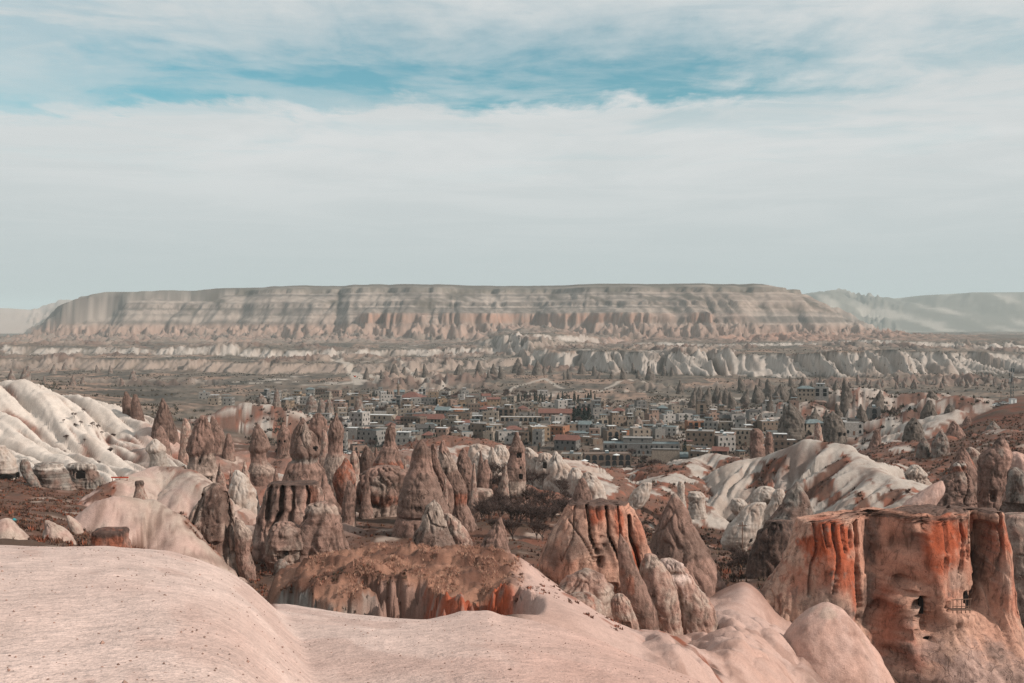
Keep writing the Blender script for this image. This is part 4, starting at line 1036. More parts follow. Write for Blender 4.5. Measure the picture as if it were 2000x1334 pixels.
    for q_, (px, y0, y1, D, hw) in enumerate(sorted(small)):
        ln = rg_.uniform(-5, 5); hb = rg_.uniform(.55, .8)
        ol = [(y0, px + ln - 1.2, px + ln + 1.2), (lerp(y0, y1, .2), px + ln * .8 - hw * .35, px + ln * .8 + hw * .35), (lerp(y0, y1, .45), px + ln * .4 - hw * hb, px + ln * .4 + hw * hb), (lerp(y0, y1, .52), px - hw * hb * .85, px + hw * hb * .85), (y1, px - hw * 1.25, px + hw * 1.25)]
        r(SP, 'minor pointed fin wedged between the great spires, %s of these from the left' % order[q_], 'rock spire', 'P', D, ol, rg_.choice(('spire', 'pink', 'pale', 'spire')), nz=60, na=44, group='minor fins between the great spires', flute=.14)
    # white lumps along the bank behind (frame C)
    G2 = 'white tuff lumps along the bank'
    for j, (lab, D, ol) in enumerate([
            ('white shark-fin lump at the right end of the pale bank', 272, [(218, 488, 500), (260, 468, 535), (300, 450, 575), (350, 440, 600), (400, 430, 610)]),
            ('rounded white lump with two caves right of the rock tower', 280, [(230, 415, 460), (260, 400, 500), (310, 390, 520), (360, 390, 528)]),
            ('white lump left of the double-caved lump, beside the tower', 283, [(200, 335, 360), (230, 330, 400), (280, 335, 430), (340, 340, 440)]),
            ('low white lump farthest along the bank toward the road', 262, [(330, 645, 690), (370, 622, 722), (400, 612, 746), (440, 630, 756)]),
            ('small white lump under the shark-fin lump', 266, [(305, 580, 610), (340, 560, 640), (390, 556, 660)]),
            ('broad white lump at the left end of the pale bank', 290, [(186, 60, 120), (210, 40, 180), (250, 30, 240), (300, 30, 250)]),
            ('white lump above the crooked spire on the bank', 288, [(188, 180, 230), (220, 160, 250), (280, 160, 260)])]):
        r(DM, lab, 'rock dome', 'C', D, ol, 'white', nz=44, na=64, flute=.16, group=G2, patina=.35, strata=.01, niches=[(437, 285, 9, 14, 1.5)] if 'caves' in lab else (), mat='smooth')
    r(CO, 'small brown cone at the edge of the bare thicket', 'rock cone', 'C', 205, [(355, 626, 640), (390, 605, 660), (440, 590, 678), (500, 555, 688)], 'spire', nz=48, na=56, group=G1)
    # ---------------- front rock cluster, frame C
    r(BL, 'flat-topped pink rock with deep vertical clefts, near centre right', 'rock block', 'C', 96,
      [(486, 560, 866), (500, 546, 872), (560, 522, 925), (600, 500, 945), (680, 455, 972), (740, 425, 1000), (800, 405, 1012), (870, 430, 1015), (960, 540, 1015), (1080, 600, 1015)], 'cliff', topcol=UMBER * 1.2, nz=180, na=200, sup=2.6, dr=.55, dcap=2.2, flute=.035, ff=.30, strata=.008, ragged=.5, patina=.55, mat='near', fine=.026,
      cracks=[([(590, 480), (575, 640), (520, 760)], 6, .3), ([(700, 480), (706, 600), (740, 700)], 6, .4), ([(650, 485), (665, 640), (710, 740), (730, 860)], 10, 1.2), ([(750, 492), (755, 620), (800, 720), (822, 800)], 9, 1.1), ([(810, 490), (815, 600), (822, 660)], 6, .6), ([(865, 540), (872, 640), (900, 720), (930, 830)], 12, 1.3), ([(560, 560), (620, 640), (690, 760)], 6, .3)],
      relief=[(560, 700, 80, 160, .5), (940, 640, 45, 100, .6), (700, 650, 30, 140, .3)],
      tints=[(700, 530, 45, 60, RED * .9, .85), (820, 560, 30, 110, RED * .9, .75), (900, 740, 22, 70, RED, .85), (930, 600, 40, 70, RUST * 1.3, .6), (570, 680, 55, 90, CREAM * .9, .5), (600, 640, 60, 130, TAN * .9, .6), (770, 700, 60, 80, UMBER * 1.2, .6), (480, 740, 60, 60, UMBER * 1.3, .7), (700, 492, 160, 12, UMBER, .8)],
      niches=[(775, 905, 24, 44, .7), (765, 945, 8, 26, .3)])
    r(FN, 'slender leaning fin in front of the clefted pink rock', 'rock fin', 'C', 87, [(648, 827, 835), (690, 820, 865), (750, 820, 890), (830, 824, 920), (900, 830, 955), (970, 840, 985), (1050, 870, 1022), (1140, 915, 1032)], 'spire', nz=130, na=72, flute=.05, strata=.006, mat='near', tints=[(880, 900, 30, 60, RUST * 1.4, .5)])
    r(FN, 'grey-pink lobe right of the slender fin', 'rock fin', 'C', 90, [(755, 962, 1010), (800, 940, 1050), (860, 930, 1090), (930, 932, 1120), (1000, 950, 1136), (1060, 990, 1146), (1130, 1020, 1150)], 'pink', nz=110, na=90, flute=.08, strata=.006, mat='near', patina=.35, relief=[(950, 880, 25, 40, -.9)], tints=[(945, 790, 15, 40, RUST, .6)])
    r(FN, 'sandy-capped lobe at the right end of the pink rock cluster', 'rock fin', 'C', 92, [(782, 1042, 1120), (800, 1030, 1150), (850, 1036, 1185), (900, 1060, 1220), (960, 1095, 1270), (1020, 1115, 1316), (1100, 1130, 1336)], 'pink', nz=110, na=100, flute=.10, strata=.006, mat='near', patina=.35, tints=[(1090, 800, 80, 26, SAND * .9, .9), (1130, 870, 55, 30, SAND, .85), (1040, 770, 40, 20, SAND, .7)],
      relief=[(1120, 850, 60, 16, -.5)])
    r(CO, 'tall smooth solitary cone with dark streaks behind the pink cluster', 'rock cone', 'C', 124, [(438, 1106, 1124), (480, 1080, 1150), (560, 1040, 1190), (640, 1010, 1235), (720, 990, 1280), (800, 985, 1320), (880, 1000, 1360), (960, 1040, 1395), (1040, 1090, 1414)], 'spire', nz=140, na=130, flute=.09, ff=.4, strata=.006, patina=.4, mat='near', fine=.015, dr=.9,
      layers=[(436, 462, CREAM, .8), (462, 620, PINK * .8, .8), (620, 760, TAN * .8, .7), (760, 1050, PINK * 1.0, .65)])
    r(BL, 'low pale layered rock at the left foot of the pink cluster', 'rock block', 'C', 79, [(832, 625, 680), (870, 560, 740), (920, 510, 782), (980, 475, 790), (1040, 460, 800)], 'pale', nz=90, na=120, flute=.12, strata=.03, mat='near', patina=.45, dr=.6)
    r(BL, 'knobbly boulder below the slender fin', 'rock block', 'C', 76, [(962, 805, 845), (1000, 780, 880), (1060, 788, 905), (1120, 815, 926), (1200, 840, 936)], 'pink', nz=80, na=90, flute=.14, mat='near', rough=.2, niches=[(858, 1110, 22, 18, .5)])
    r(BL, 'overhanging rock with red undercut on the stony slope', 'rock block', 'C', 66, [(965, 575, 690), (1020, 500, 740), (1080, 485, 748), (1130, 540, 772), (1190, 560, 800)], 'pale', nz=100, na=130, flute=.12, strata=.03, mat='near', rough=.18, dr=.6, relief=[(650, 1105, 90, 30, -.9), (640, 1050, 90, 24, .5)], tints=[(650, 1115, 80, 26, RED * .9, .8), (540, 1120, 30, 12, RED, .7), (740, 1130, 30, 40, RED, .7)], patina=.45)
    # ---------------- red cliff, frame E
    r('rock_cliff', 'huge red flat-topped cliff with carved rooms at lower right', 'rock cliff', 'E', 120,
      [(487, 890, 1378), (512, 640, 1380), (530, 402, 1382), (600, 388, 1392), (700, 352, 1410), (800, 295, 1424), (880, 225, 1426), (950, 160, 1424), (1000, 110, 1428), (1060, 95, 1446), (1150, 110, 1482), (1250, 150, 1504), (1340, 180, 1512), (1460, 200, 1530)],
      'cliff', topcol=UMBER * 1.3, nz=230, na=320, sup=3.2, dr=.32, dcap=2.6, ragged=.7, flute=.024, ff=.10, strata=.005, rough=.035, patina=.35, mat='near', fine=.014, seed=77, fzs=7,
      relief=[(520, 780, 110, 300, 1.8), (755, 600, 85, 300, -4.0), (700, 1000, 80, 160, -2.0), (1010, 700, 120, 200, 1.6), (830, 980, 50, 180, 1.5), (1250, 640, 42, 280, -3.6), (1340, 800, 60, 280, 1.8), (1130, 1260, 260, 200, 5.5), (1330, 1200, 120, 160, 3.0),
              (960, 1000, 70, 60, -1.6), (1120, 960, 90, 30, .8), (1190, 900, 40, 60, -1.2), (760, 620, 40, 80, 1.5), (1000, 850, 34, 80, .9), (1030, 1080, 60, 60, 1.0)],
      cracks=[([(440, 500), (450, 620), (420, 740), (400, 860)], 10, .8), ([(520, 500), (530, 700), (500, 840)], 9, .7), ([(960, 500), (930, 640), (900, 760)], 12, .9), ([(1040, 480), (1050, 640), (1020, 760)], 9, .7), ([(1130, 480), (1150, 620), (1120, 760)], 10, .8), ([(1200, 480), (1190, 600), (1170, 700)], 12, 1.0), ([(1340, 480), (1330, 640), (1300, 800)], 12, 1.0), ([(720, 500), (760, 640), (700, 780)], 8, .6), ([(640, 490), (650, 640), (636, 760), (640, 900), (632, 985)], 22, 1.8), ([(865, 560), (845, 660), (862, 780), (780, 900), (670, 1010)], 20, 1.6), ([(860, 800), (830, 1000), (775, 1170)], 24, 1.8), ([(1300, 560), (1270, 680), (1230, 820), (1195, 915)], 34, 3.0),
              ([(480, 540), (490, 640)], 8, .6), ([(560, 540), (570, 660)], 9, .7), ([(610, 535), (600, 640)], 8, .6), ([(1060, 1010), (1080, 1180)], 8, .3), ([(270, 1010), (250, 1130)], 10, .5), ([(1390, 700), (1405, 860), (1400, 960)], 8, .5), ([(900, 860), (890, 1000), (880, 1040)], 10, 1.0)],
      niches=[(925, 905, 9, 40, 1.6), (938, 905, 7, 44, .8), (860, 890, 8, 11, 1.0), (1148, 890, 9, 42, 2.2), (1038, 905, 7, 26, .9), (890, 860, 9, 22, .7), (930, 985, 14, 40, .7), (940, 1052, 16, 8, 1.0)],
      tints=[(540, 700, 150, 260, RUST * 1.7, .7), (1060, 660, 200, 190, RUST * 1.75, .75), (1350, 760, 70, 260, RUST * 1.7, .6), (800, 1000, 80, 180, RUST * 1.6, .6), (540, 610, 130, 110, RED, .95), (440, 640, 60, 60, RED, .85), (560, 740, 70, 110, RED, .75), (610, 860, 22, 110, RED, .8), (360, 800, 70, 60, RUST * 1.5, .6), (230, 1080, 60, 70, RUST * 1.25, .7), (170, 1030, 70, 80, UMBER * 1.2, .7),
             (745, 640, 70, 170, UMBER * 1.35, .85), (720, 860, 60, 110, TAN * .9, .85), (660, 970, 34, 40, DARK * 1.2, .7), (900, 600, 55, 110, UMBER * 1.2, .75), (1060, 600, 150, 110, RED * .95, .95), (1000, 680, 70, 90, RED, .75), (790, 960, 55, 150, RUST * 1.6, .85), (740, 1080, 50, 70, RUST * 1.7, .7),
             (1240, 560, 55, 60, RUST * 1.5, .8), (1250, 740, 40, 130, UMBER * .85, .8), (1350, 600, 40, 90, RED * .9, .75), (1400, 850, 26, 130, RUST * 1.5, .6), (1330, 780, 40, 110, CREAM * .9, .5), (480, 900, 120, 90, CREAM * .85, .6), (1110, 1200, 260, 170, SAND2 * .85, .75), (1100, 780, 60, 60, CREAM * .85, .6), (900, 905, 34, 90, CREAM * .9, .5),
             (1200, 1090, 60, 40, TAN * .8, .5), (1230, 1180, 50, 90, TAN * .8, .55), (1060, 1290, 40, 40, GREY * .7, .6), (860, 1150, 50, 40, RUST * 1.1, .6), (900, 508, 500, 10, UMBER * .9, .75)])
    r(DM, 'smooth sandy hump in front of the red cliff', 'rock dome', 'E', 94, [(952, 495, 575), (970, 462, 608), (1000, 425, 640), (1040, 380, 672), (1100, 338, 712), (1180, 300, 772), (1260, 270, 822), (1340, 248, 865), (1440, 220, 920)], 'sand', nz=130, na=150, flute=.03, ff=.7, strata=0, rough=.12, patina=.4, mat='smooth', fine=.012, smooth_top=.3, tints=[(640, 1080, 40, 120, PINK * 1.1, .5), (560, 1250, 120, 60, TAN * 1.3, .4), (520, 975, 60, 20, CREAM * 1.1, .6)])
    r(DM, 'small rounded sand knob at the bottom, left of the sandy hump', 'rock dome', 'E', 76, [(1165, 60, 150), (1180, 20, 212), (1200, -10, 246), (1260, -30, 266), (1340, -45, 284), (1420, -60, 300)], 'sand', nz=80, na=100, flute=.06, strata=0, rough=.10, patina=.15, mat='smooth', fine=.006, smooth_top=.3)
    r(SP, 'pale crystal-shaped rock point between white ridge and red cliff', 'rock spire', 'E', 175, [(353, 386, 397), (400, 345, 430), (450, 322, 456), (500, 290, 470), (560, 240, 476), (620, 220, 480)], 'grey', nz=80, na=64, flute=.08, layers=[(540, 640, UMBER, .7)])
    r(BL, 'dark shadowed rock wall left of the red cliff', 'rock block', 'E', 150, [(548, 250, 372), (600, 205, 390), (700, 165, 380), (800, 150, 360), (880, 140, 350)], 'dark', nz=64, na=72, flute=.14, patina=.8)  # dark palette puts the shade on this wall into its colour
    # right-hand group
    G3 = 'rocks behind the red cliff at the right'
    r(SP, 'white-capped hooded spire with split base behind the red cliff', 'rock spire', 'R', 188, [(755, 470, 540), (785, 440, 560), (800, 438, 563), (815, 430, 566), (845, 425, 562), (880, 400, 570), (950, 310, 610), (1040, 280, 650), (1150, 220, 660), (1260, 130, 665)], 'spire', nz=110, na=90, flute=.16, layers=[(750, 808, WHITE, .95), (808, 850, RUST * 1.1, .7)], group=G3, patina=.6,
      cracks=[([(560, 880), (540, 1000), (480, 1120), (470, 1250)], 12, 1.2)], tints=[(500, 920, 40, 70, CREAM * .9, .7)])
    r(SP, 'brown spire with dark tip just behind the white-capped spire', 'rock spire', 'R', 204, [(598, 515, 545), (640, 490, 570), (700, 475, 600), (780, 420, 640), (860, 400, 690), (960, 400, 700)], 'spire', nz=64, na=64, group=G3, tints=[(620, 720, 26, 80, RUST * 1.3, .7)])
    r(DM, 'pale curved wall right of the brown dark-tipped spire', 'rock dome', 'R', 208, [(610, 590, 640), (650, 580, 700), (720, 570, 740), (800, 570, 740), (900, 560, 740)], 'pale', nz=56, na=72, group=G3, patina=.3)
    r(SP, 'massive spire with black tip and red right flank, far right', 'rock spire', 'R', 190, [(490, 925, 955), (540, 890, 985), (600, 840, 1010), (660, 760, 1030), (700, 715, 1040), (780, 700, 1020), (900, 705, 1010), (1000, 700, 990), (1100, 690, 930), (1260, 640, 925)], 'spire', nz=120, na=100, flute=.10, layers=[(488, 590, DARK * 1.2, .7)], group=G3, patina=.55,
      tints=[(1000, 640, 70, 130, PINK * 1.2, .9), (960, 850, 40, 160, PINK * 1.15, .85), (880, 640, 40, 50, GREY, .6)], niches=[(800, 1100, 30, 60, .8)])
    r(SP, 'blunt grey spire at the far right edge with walled cave', 'rock spire', 'R', 180, [(820, 1050, 1110), (870, 1010, 1190), (950, 1000, 1230), (1050, 1000, 1250), (1160, 1000, 1260), (1260, 930, 1260), (1330, 920, 1260)], 'grey', nz=80, na=80, group=G3, niches=[(1040, 1250, 100, 70, 1.0)], layers=[(1170, 1340, UMBER * 1.1, .7)], patina=.6)
    r(DM, 'pale pink bank sloping right of the massive spire', 'rock dome', 'R', 205, [(660, 1050, 1120), (720, 1010, 1250), (800, 1000, 1300), (900, 1000, 1320), (980, 1000, 1340)], 'sand', nz=56, na=72, group=G3, mat='smooth')
    r(BL, 'pale block wall beyond the right end of the red cliff', 'rock block', 'E', 152, [(515, 1410, 1560), (560, 1385, 1580), (650, 1392, 1590), (800, 1408, 1600), (920, 1425, 1620), (1000, 1430, 1630)], 'pale', nz=90, na=90, sup=2.6, patina=.4, flute=.06, cracks=[([(1380, 700), (1500, 690)], 5, .4)])
    r(DM, 'rounded grey boulders low at the right picture edge', 'rock dome', 'E', 135, [(1090, 1480, 1540), (1130, 1462, 1570), (1180, 1455, 1590), (1240, 1450, 1600)], 'pale', nz=48, na=64)
    # ---------------- the white ridge, frame K
    r(DM, 'white horizontally lined lobe with tiny cave below the dome', 'rock dome', 'K', 222, [(478, 830, 920), (510, 780, 915), (560, 730, 890), (620, 680, 885), (680, 640, 870), (730, 622, 830), (770, 640, 800)], 'white', nz=80, na=90, flute=.10, ff=.5, strata=.014, patina=.2, niches=[(803, 703, 6, 9, 1.5)], mat='smooth')
    for j, (lab, ol) in enumerate([('first white lobe under the ledge of the dome, leftmost', [(372, 880, 960), (400, 840, 1000), (440, 822, 1010), (475, 818, 960), (500, 830, 940)]),
                                   ('small white lobe beside the crystal-shaped rock point', [(385, 985, 1030), (420, 960, 1045), (465, 950, 1040), (500, 925, 1010), (560, 912, 990)]),
                                   ('white block left below the dome ledge in brown soil', [(450, 700, 770), (480, 690, 800), (520, 690, 780), (560, 720, 770)]),
                                   ('low white strip of rock on the slope near the thicket', [(345, 120, 180), (390, 60, 170), (440, 30, 160), (500, 10, 120), (540, 0, 60)]),
                                   ('white pebble-shaped lump left of the dome shoulder', [(335, 350, 380), (365, 342, 392), (410, 345, 388)]),
                                   ('pair-forming white stone in the dark scrub under the shoulder', [(405, 420, 500), (430, 412, 524), (470, 420, 520)])]):
        r(DM, lab, 'rock dome', 'K', (240, 235, 235, 262, 258, 250)[j], ol, 'white', nz=48, na=64, flute=.14, patina=.25, group='white lobes around the ridge', mat='smooth')
    r(DM, 'white ruffled dome with dark ledge right of the great ridge', 'rock dome', 'K', 275, [(230, 1870, 1910), (260, 1845, 1940), (285, 1835, 1965), (298, 1830, 1970), (310, 1840, 1960), (360, 1815, 2000), (420, 1800, 2030)], 'white', nz=72, na=100, flute=.2, ff=.3, layers=[(292, 304, UMBER, .7), (304, 440, CREAM * .8, .6)], patina=.3, mat='smooth')
    r(DM, 'soft sand ridge in front of the hooded spire, right', 'rock dome', 'R', 165, [(960, 290, 330), (1020, 180, 350), (1100, 60, 330), (1180, -60, 260), (1290, -140, 200)], 'sand', nz=56, na=80, flute=.05, strata=0, patina=.15, mat='smooth')
    # ---------------- cones around the right half of the village, frame H
    G4 = 'rock cones among the village houses'
    for lab, D, ol, pal, nich in [
            ('broad dark cone with pale left edge among right-hand houses', 520, [(495, 472, 488), (540, 440, 530), (600, 415, 570), (670, 400, 590)], 'dusk', ()),
            ('dark twin-peaked cone left of the doorway cone', 545, [(545, 632, 648), (600, 585, 690), (670, 575, 700)], 'dusk', ()),
            ('wide dark cone with tall doorway at its foot', 500, [(545, 747, 763), (600, 706, 812), (660, 690, 840), (720, 685, 855)], 'dusk', [(780, 690, 6, 12, 2), (815, 690, 6, 10, 2)]),
            ('slim pale spire rising behind the white dome summit', 420, [(620, 651, 667), (660, 636, 680), (740, 628, 692)], 'pink', ()),
            ('stacked two-tier rock pillar at the hotel edge', 420, [(660, 235, 278), (680, 218, 298), (712, 220, 296), (722, 228, 288), (760, 222, 298), (775, 216, 312), (860, 218, 314)], 'spire', ()),
            ('slender rock pillar right of the two-tier pillar', 430, [(680, 326, 350), (720, 315, 365), (820, 306, 370)], 'spire', ()),
            ('leaning blunt pillar beside the silver water tank', 440, [(665, 1028, 1058), (720, 1012, 1065), (790, 980, 1066), (840, 965, 1068)], 'spire', ()),
            ('stout brown cone with forked tip and cave window', 420, [(590, 1268, 1296), (610, 1255, 1312), (640, 1232, 1332), (700, 1214, 1350), (770, 1205, 1356)], 'dusk', [(1285, 618, 5, 5, 1.5), (1260, 745, 30, 10, 1.5)]),
            ('tall smooth dark cone on white saddle, right side', 480, [(473, 1376, 1400), (510, 1352, 1415), (560, 1330, 1430), (620, 1322, 1434), (680, 1326, 1430)], 'dusk', [(1407, 632, 5, 8, 1.5)]),
            ('bell-shaped grey cone low on the right slope', 330, [(668, 1455, 1465), (700, 1432, 1493), (750, 1405, 1506), (815, 1400, 1514)], 'grey', ()),
            ('small grey cone left of the bell-shaped cone', 335, [(715, 1341, 1354), (760, 1315, 1385), (815, 1300, 1396)], 'grey', ()),
            ('bulky cone with pale skirt above the bell-shaped cone', 395, [(610, 1532, 1549), (650, 1512, 1585), (700, 1495, 1612), (740, 1480, 1640)], 'spire', ()),
            ('rounded brown head on the white saddle', 430, [(578, 1626, 1645), (610, 1605, 1656), (670, 1586, 1660)], 'spire', ()),
            ('pyramid-shaped grey cone under the red clay hill', 390, [(608, 1796, 1804), (650, 1762, 1840), (715, 1732, 1872)], 'grey', ()),
            ('cowled grey cone beside the white saddle top', 520, [(415, 1385, 1410), (440, 1370, 1430), (480, 1360, 1440)], 'dusk', ()),
            ('dark little cone above the white saddle', 470, [(497, 1510, 1522), (530, 1490, 1545), (560, 1480, 1552)], 'dusk', ())]:
        r(CO, lab, 'rock cone', 'H', D, ol, pal, nz=52, na=56, niches=nich, group=G4, flute=.13)
    for lab, D, ol in [('grey cone beside the arcaded house on the left hillock', 640, [(95, 358, 366), (125, 345, 395), (165, 335, 410)]), ('slim grey spire near the left hillock', 700, [(68, 460, 472), (100, 452, 482), (150, 445, 492)]),
                       ('stubby grey cone left of the first village houses', 700, [(112, 680, 704), (140, 665, 720), (175, 655, 735)]), ('dark small cone in the left village rows', 690, [(128, 752, 766), (160, 740, 782), (185, 735, 790)]),
                       ('dark small cone next to another in the left village rows', 670, [(138, 800, 816), (165, 788, 830), (195, 782, 838)]), ('steep grey cone standing among left village houses', 650, [(118, 988, 1004), (150, 980, 1022), (185, 972, 1032), (215, 966, 1040)])]:
        r(CO, lab, 'rock cone', 'F', D, ol, 'grey', nz=36, na=44, group=G4, flute=.12, patina=.6)
    for lab, D, ol in [('dark pointed cone above the white-faced rock in town', 690, [(310, 1148, 1160), (340, 1130, 1178), (385, 1118, 1190)]), ('white-faced rock stub under the dark pointed cone', 680, [(365, 1125, 1158), (390, 1112, 1172), (450, 1105, 1182)]),
                       ('left of two brown cones on the town terrace', 690, [(318, 1246, 1262), (345, 1230, 1285), (385, 1222, 1296)]), ('right of two brown cones on the town terrace', 688, [(332, 1292, 1308), (355, 1280, 1325), (385, 1276, 1336)]),
                       ('pointed grey cone with white foot at the town edge', 900, [(205, 1436, 1444), (240, 1418, 1462), (285, 1408, 1475)]), ('white knob beside the pointed grey cone', 880, [(262, 1462, 1480), (285, 1448, 1495), (315, 1440, 1510)]),
                       ('pointed cone with small house at its foot', 900, [(205, 1608, 1616), (240, 1592, 1632), (290, 1585, 1645)]), ('broad pale cone right of the small-house cone', 860, [(208, 1680, 1690), (250, 1665, 1712), (330, 1650, 1730)]),
                       ('pale bell-shaped cone in the upper town', 850, [(255, 1560, 1572), (290, 1545, 1585), (330, 1535, 1595)])]:
        r(CO, lab, 'rock cone', 'G', D, ol, 'white' if 'white' in lab[:12] else 'grey', nz=36, na=44, group=G4, flute=.12, patina=.6, mat='smooth')
    # ---------------- generic cones of the far valley: sized by row
    rng = random.Random(5)
    far = []
    for x in list(range(20, 260, 21)):      # left rim beyond the white slope
        far.append((x + rng.uniform(-9, 9), rng.uniform(722, 762), rng.uniform(14, 26), 'grey', 'cone beyond the crest of the white slope'))
    for x in list(range(720, 1310, 19)):    # line at the foot of the scarp
        far.append((x + rng.uniform(-8, 8), rng.uniform(728, 742), rng.uniform(12, 30), 'dusk', 'cone along the foot of the far scarp'))
    for x in list(range(1330, 1620, 13)):   # dark cones right of the plain
        far.append((x + rng.uniform(-9, 9), rng.uniform(765, 800), rng.uniform(20, 40), 'dusk', 'cone in the dark field beyond the town'))
    for x in list(range(1480, 1740, 15)):   # nearer, in the right part of the town
        far.append((x + rng.uniform(-9, 9), rng.uniform(800, 836), rng.uniform(26, 46), 'dusk', 'cone rising from the right end of town'))
    for x in list(range(1640, 1990, 13)):
        far.append((x + rng.uniform(-8, 8), rng.uniform(748, 766), rng.uniform(12, 22), 'grey', 'cone on the far right terrace'))
    for x in list(range(1480, 1650, 15)):
        far.append((x + rng.uniform(-8, 8), rng.uniform(752, 772), rng.uniform(14, 26), 'dusk', 'cone on the terrace below the white cliffs'))
    ordn = {}
    names = 'first second third fourth fifth sixth seventh eighth ninth tenth eleventh twelfth thirteenth fourteenth fifteenth sixteenth seventeenth eighteenth nineteenth twentieth'.split()
    names += ['twenty-' + w for w in names[:9]] + ['thirtieth'] + ['thirty-' + w for w in names[:9]]
    shade = {'grey': 'grey', 'dusk': 'dark grey-brown'}
    far.sort(key=lambda f: f[0])
    fx = np.array([f[0] for f in far]); fy = np.array([f[1] for f in far])
    FY = 71.0 * F / (fy - HZ)
    for _ in range(4):
        FZ = ground(PX(fx, FY), FY)[0] - 0.4
        FY = FY * 0.5 + 0.5 * np.clip(-FZ * F / (fy - HZ), 350, 2400)
    FZ = ground(PX(fx, FY), FY)[0] - 0.4
    spots = iter(zip(FY, FZ))
    for (px, pyb, h, pal, lab) in far:
        Y, zb = next(spots)
        pyb = HZ - zb * F / Y
        hw = h * rng.uniform(.26, .42)
        ln = rng.uniform(-.15, .15) * h
        q = ordn.get(lab, 0); ordn[lab] = q + 1
        ol = [(pyb - h, px + ln - 1.0, px + ln + 1.0), (pyb - h * .72, px + ln * .8 - hw * .42, px + ln * .8 + hw * .42), (pyb - h * .4, px - hw * .78, px + hw * .78), (pyb, px - hw * 1.05, px + hw * 1.05)]
        r(CO, '%s %s, %s from the left' % (shade[pal], lab, names[q]), 'rock cone', 'P', Y, ol, pal, nz=22, na=24, group=lab.replace('cone', 'cones'), bury=6, flute=.16, patina=.55)


build_rocks()

# ------------------------------------------------------------------ the village
ORD = 'first second third fourth fifth sixth seventh eighth ninth tenth eleventh twelfth thirteenth fourteenth fifteenth sixteenth seventeenth eighteenth nineteenth twentieth'.split()
ORD = ORD + ['twenty-' + w for w in ORD[:9]] + ['thirtieth'] + ['thirty-' + w for w in ORD[:9]] + ['fortieth'] + ['forty-' + w for w in ORD[:9]] + ['fiftieth'] + ['fifty-' + w for w in ORD[:9]] + ['sixtieth'] + ['sixty-' + w for w in ORD[:9]]

WALLS = {
    'cream': (0.36, 0.30, 0.245), 'pale grey': (0.30, 0.285, 0.265), 'tan': (0.26, 0.195, 0.150), 'whitewashed': (0.46, 0.43, 0.40),
    'pinkish': (0.36, 0.245, 0.195), 'brown stone': (0.19, 0.140, 0.112), 'ochre': (0.33, 0.235, 0.160), 'orange': (0.38, 0.175, 0.100), 'grey': (0.21, 0.20, 0.19)}
ROOFS = {'red tiled': (0.140, 0.064, 0.050), 'grey concrete': (0.21, 0.20, 0.19), 'blue-green sheet': (0.120, 0.148, 0.152), 'white': (0.46, 0.47, 0.47), 'dark': (0.060, 0.055, 0.052), 'earth-brown': (0.17, 0.125, 0.10)}
for k_, c_ in WALLS.items():
    M['wall ' + k_] = plain_material('wall_' + k_.replace(' ', '_'), tuple(np.array(c_) * .62), 0.22, 1.4, 0.9)  # walls darkened evenly: cloud shadow over the village put into their colour
for k_, c_ in ROOFS.items():
    M['roof ' + k_] = plain_material('roof_' + k_.replace(' ', '_').replace('-', '_'), c_, 0.25, 0.9, 0.8)
M['glass'] = plain_material('window_glass', (0.022, 0.024, 0.026), 0.3, 3.0, 0.25)
M['wood'] = plain_material('weathered_wood', (0.15, 0.09, 0.065), 0.3, 6.0, 0.9)
M['metal'] = plain_material('painted_metal', (0.30, 0.31, 0.31), 0.15, 4.0, 0.5)
M['steel'] = plain_material('dark_steel', (0.06, 0.075, 0.08), 0.2, 4.0, 0.5)
M['white_paint'] = plain_material('white_paint', (0.62, 0.64, 0.63), 0.08, 4.0, 0.5)
M['red_paint'] = plain_material('red_paint', (0.42, 0.06, 0.025), 0.15, 4.0, 0.6)
M['asphalt'] = plain_material('road_asphalt', (0.215, 0.225, 0.222), 0.15, 0.8, 0.9)
M['rubber'] = plain_material('tyre_rubber', (0.02, 0.02, 0.02), 0.2, 4.0, 0.9)
M['teal_cloth'] = plain_material('teal_cloth', (0.02, 0.26, 0.30), 0.2, 4.0, 0.8)


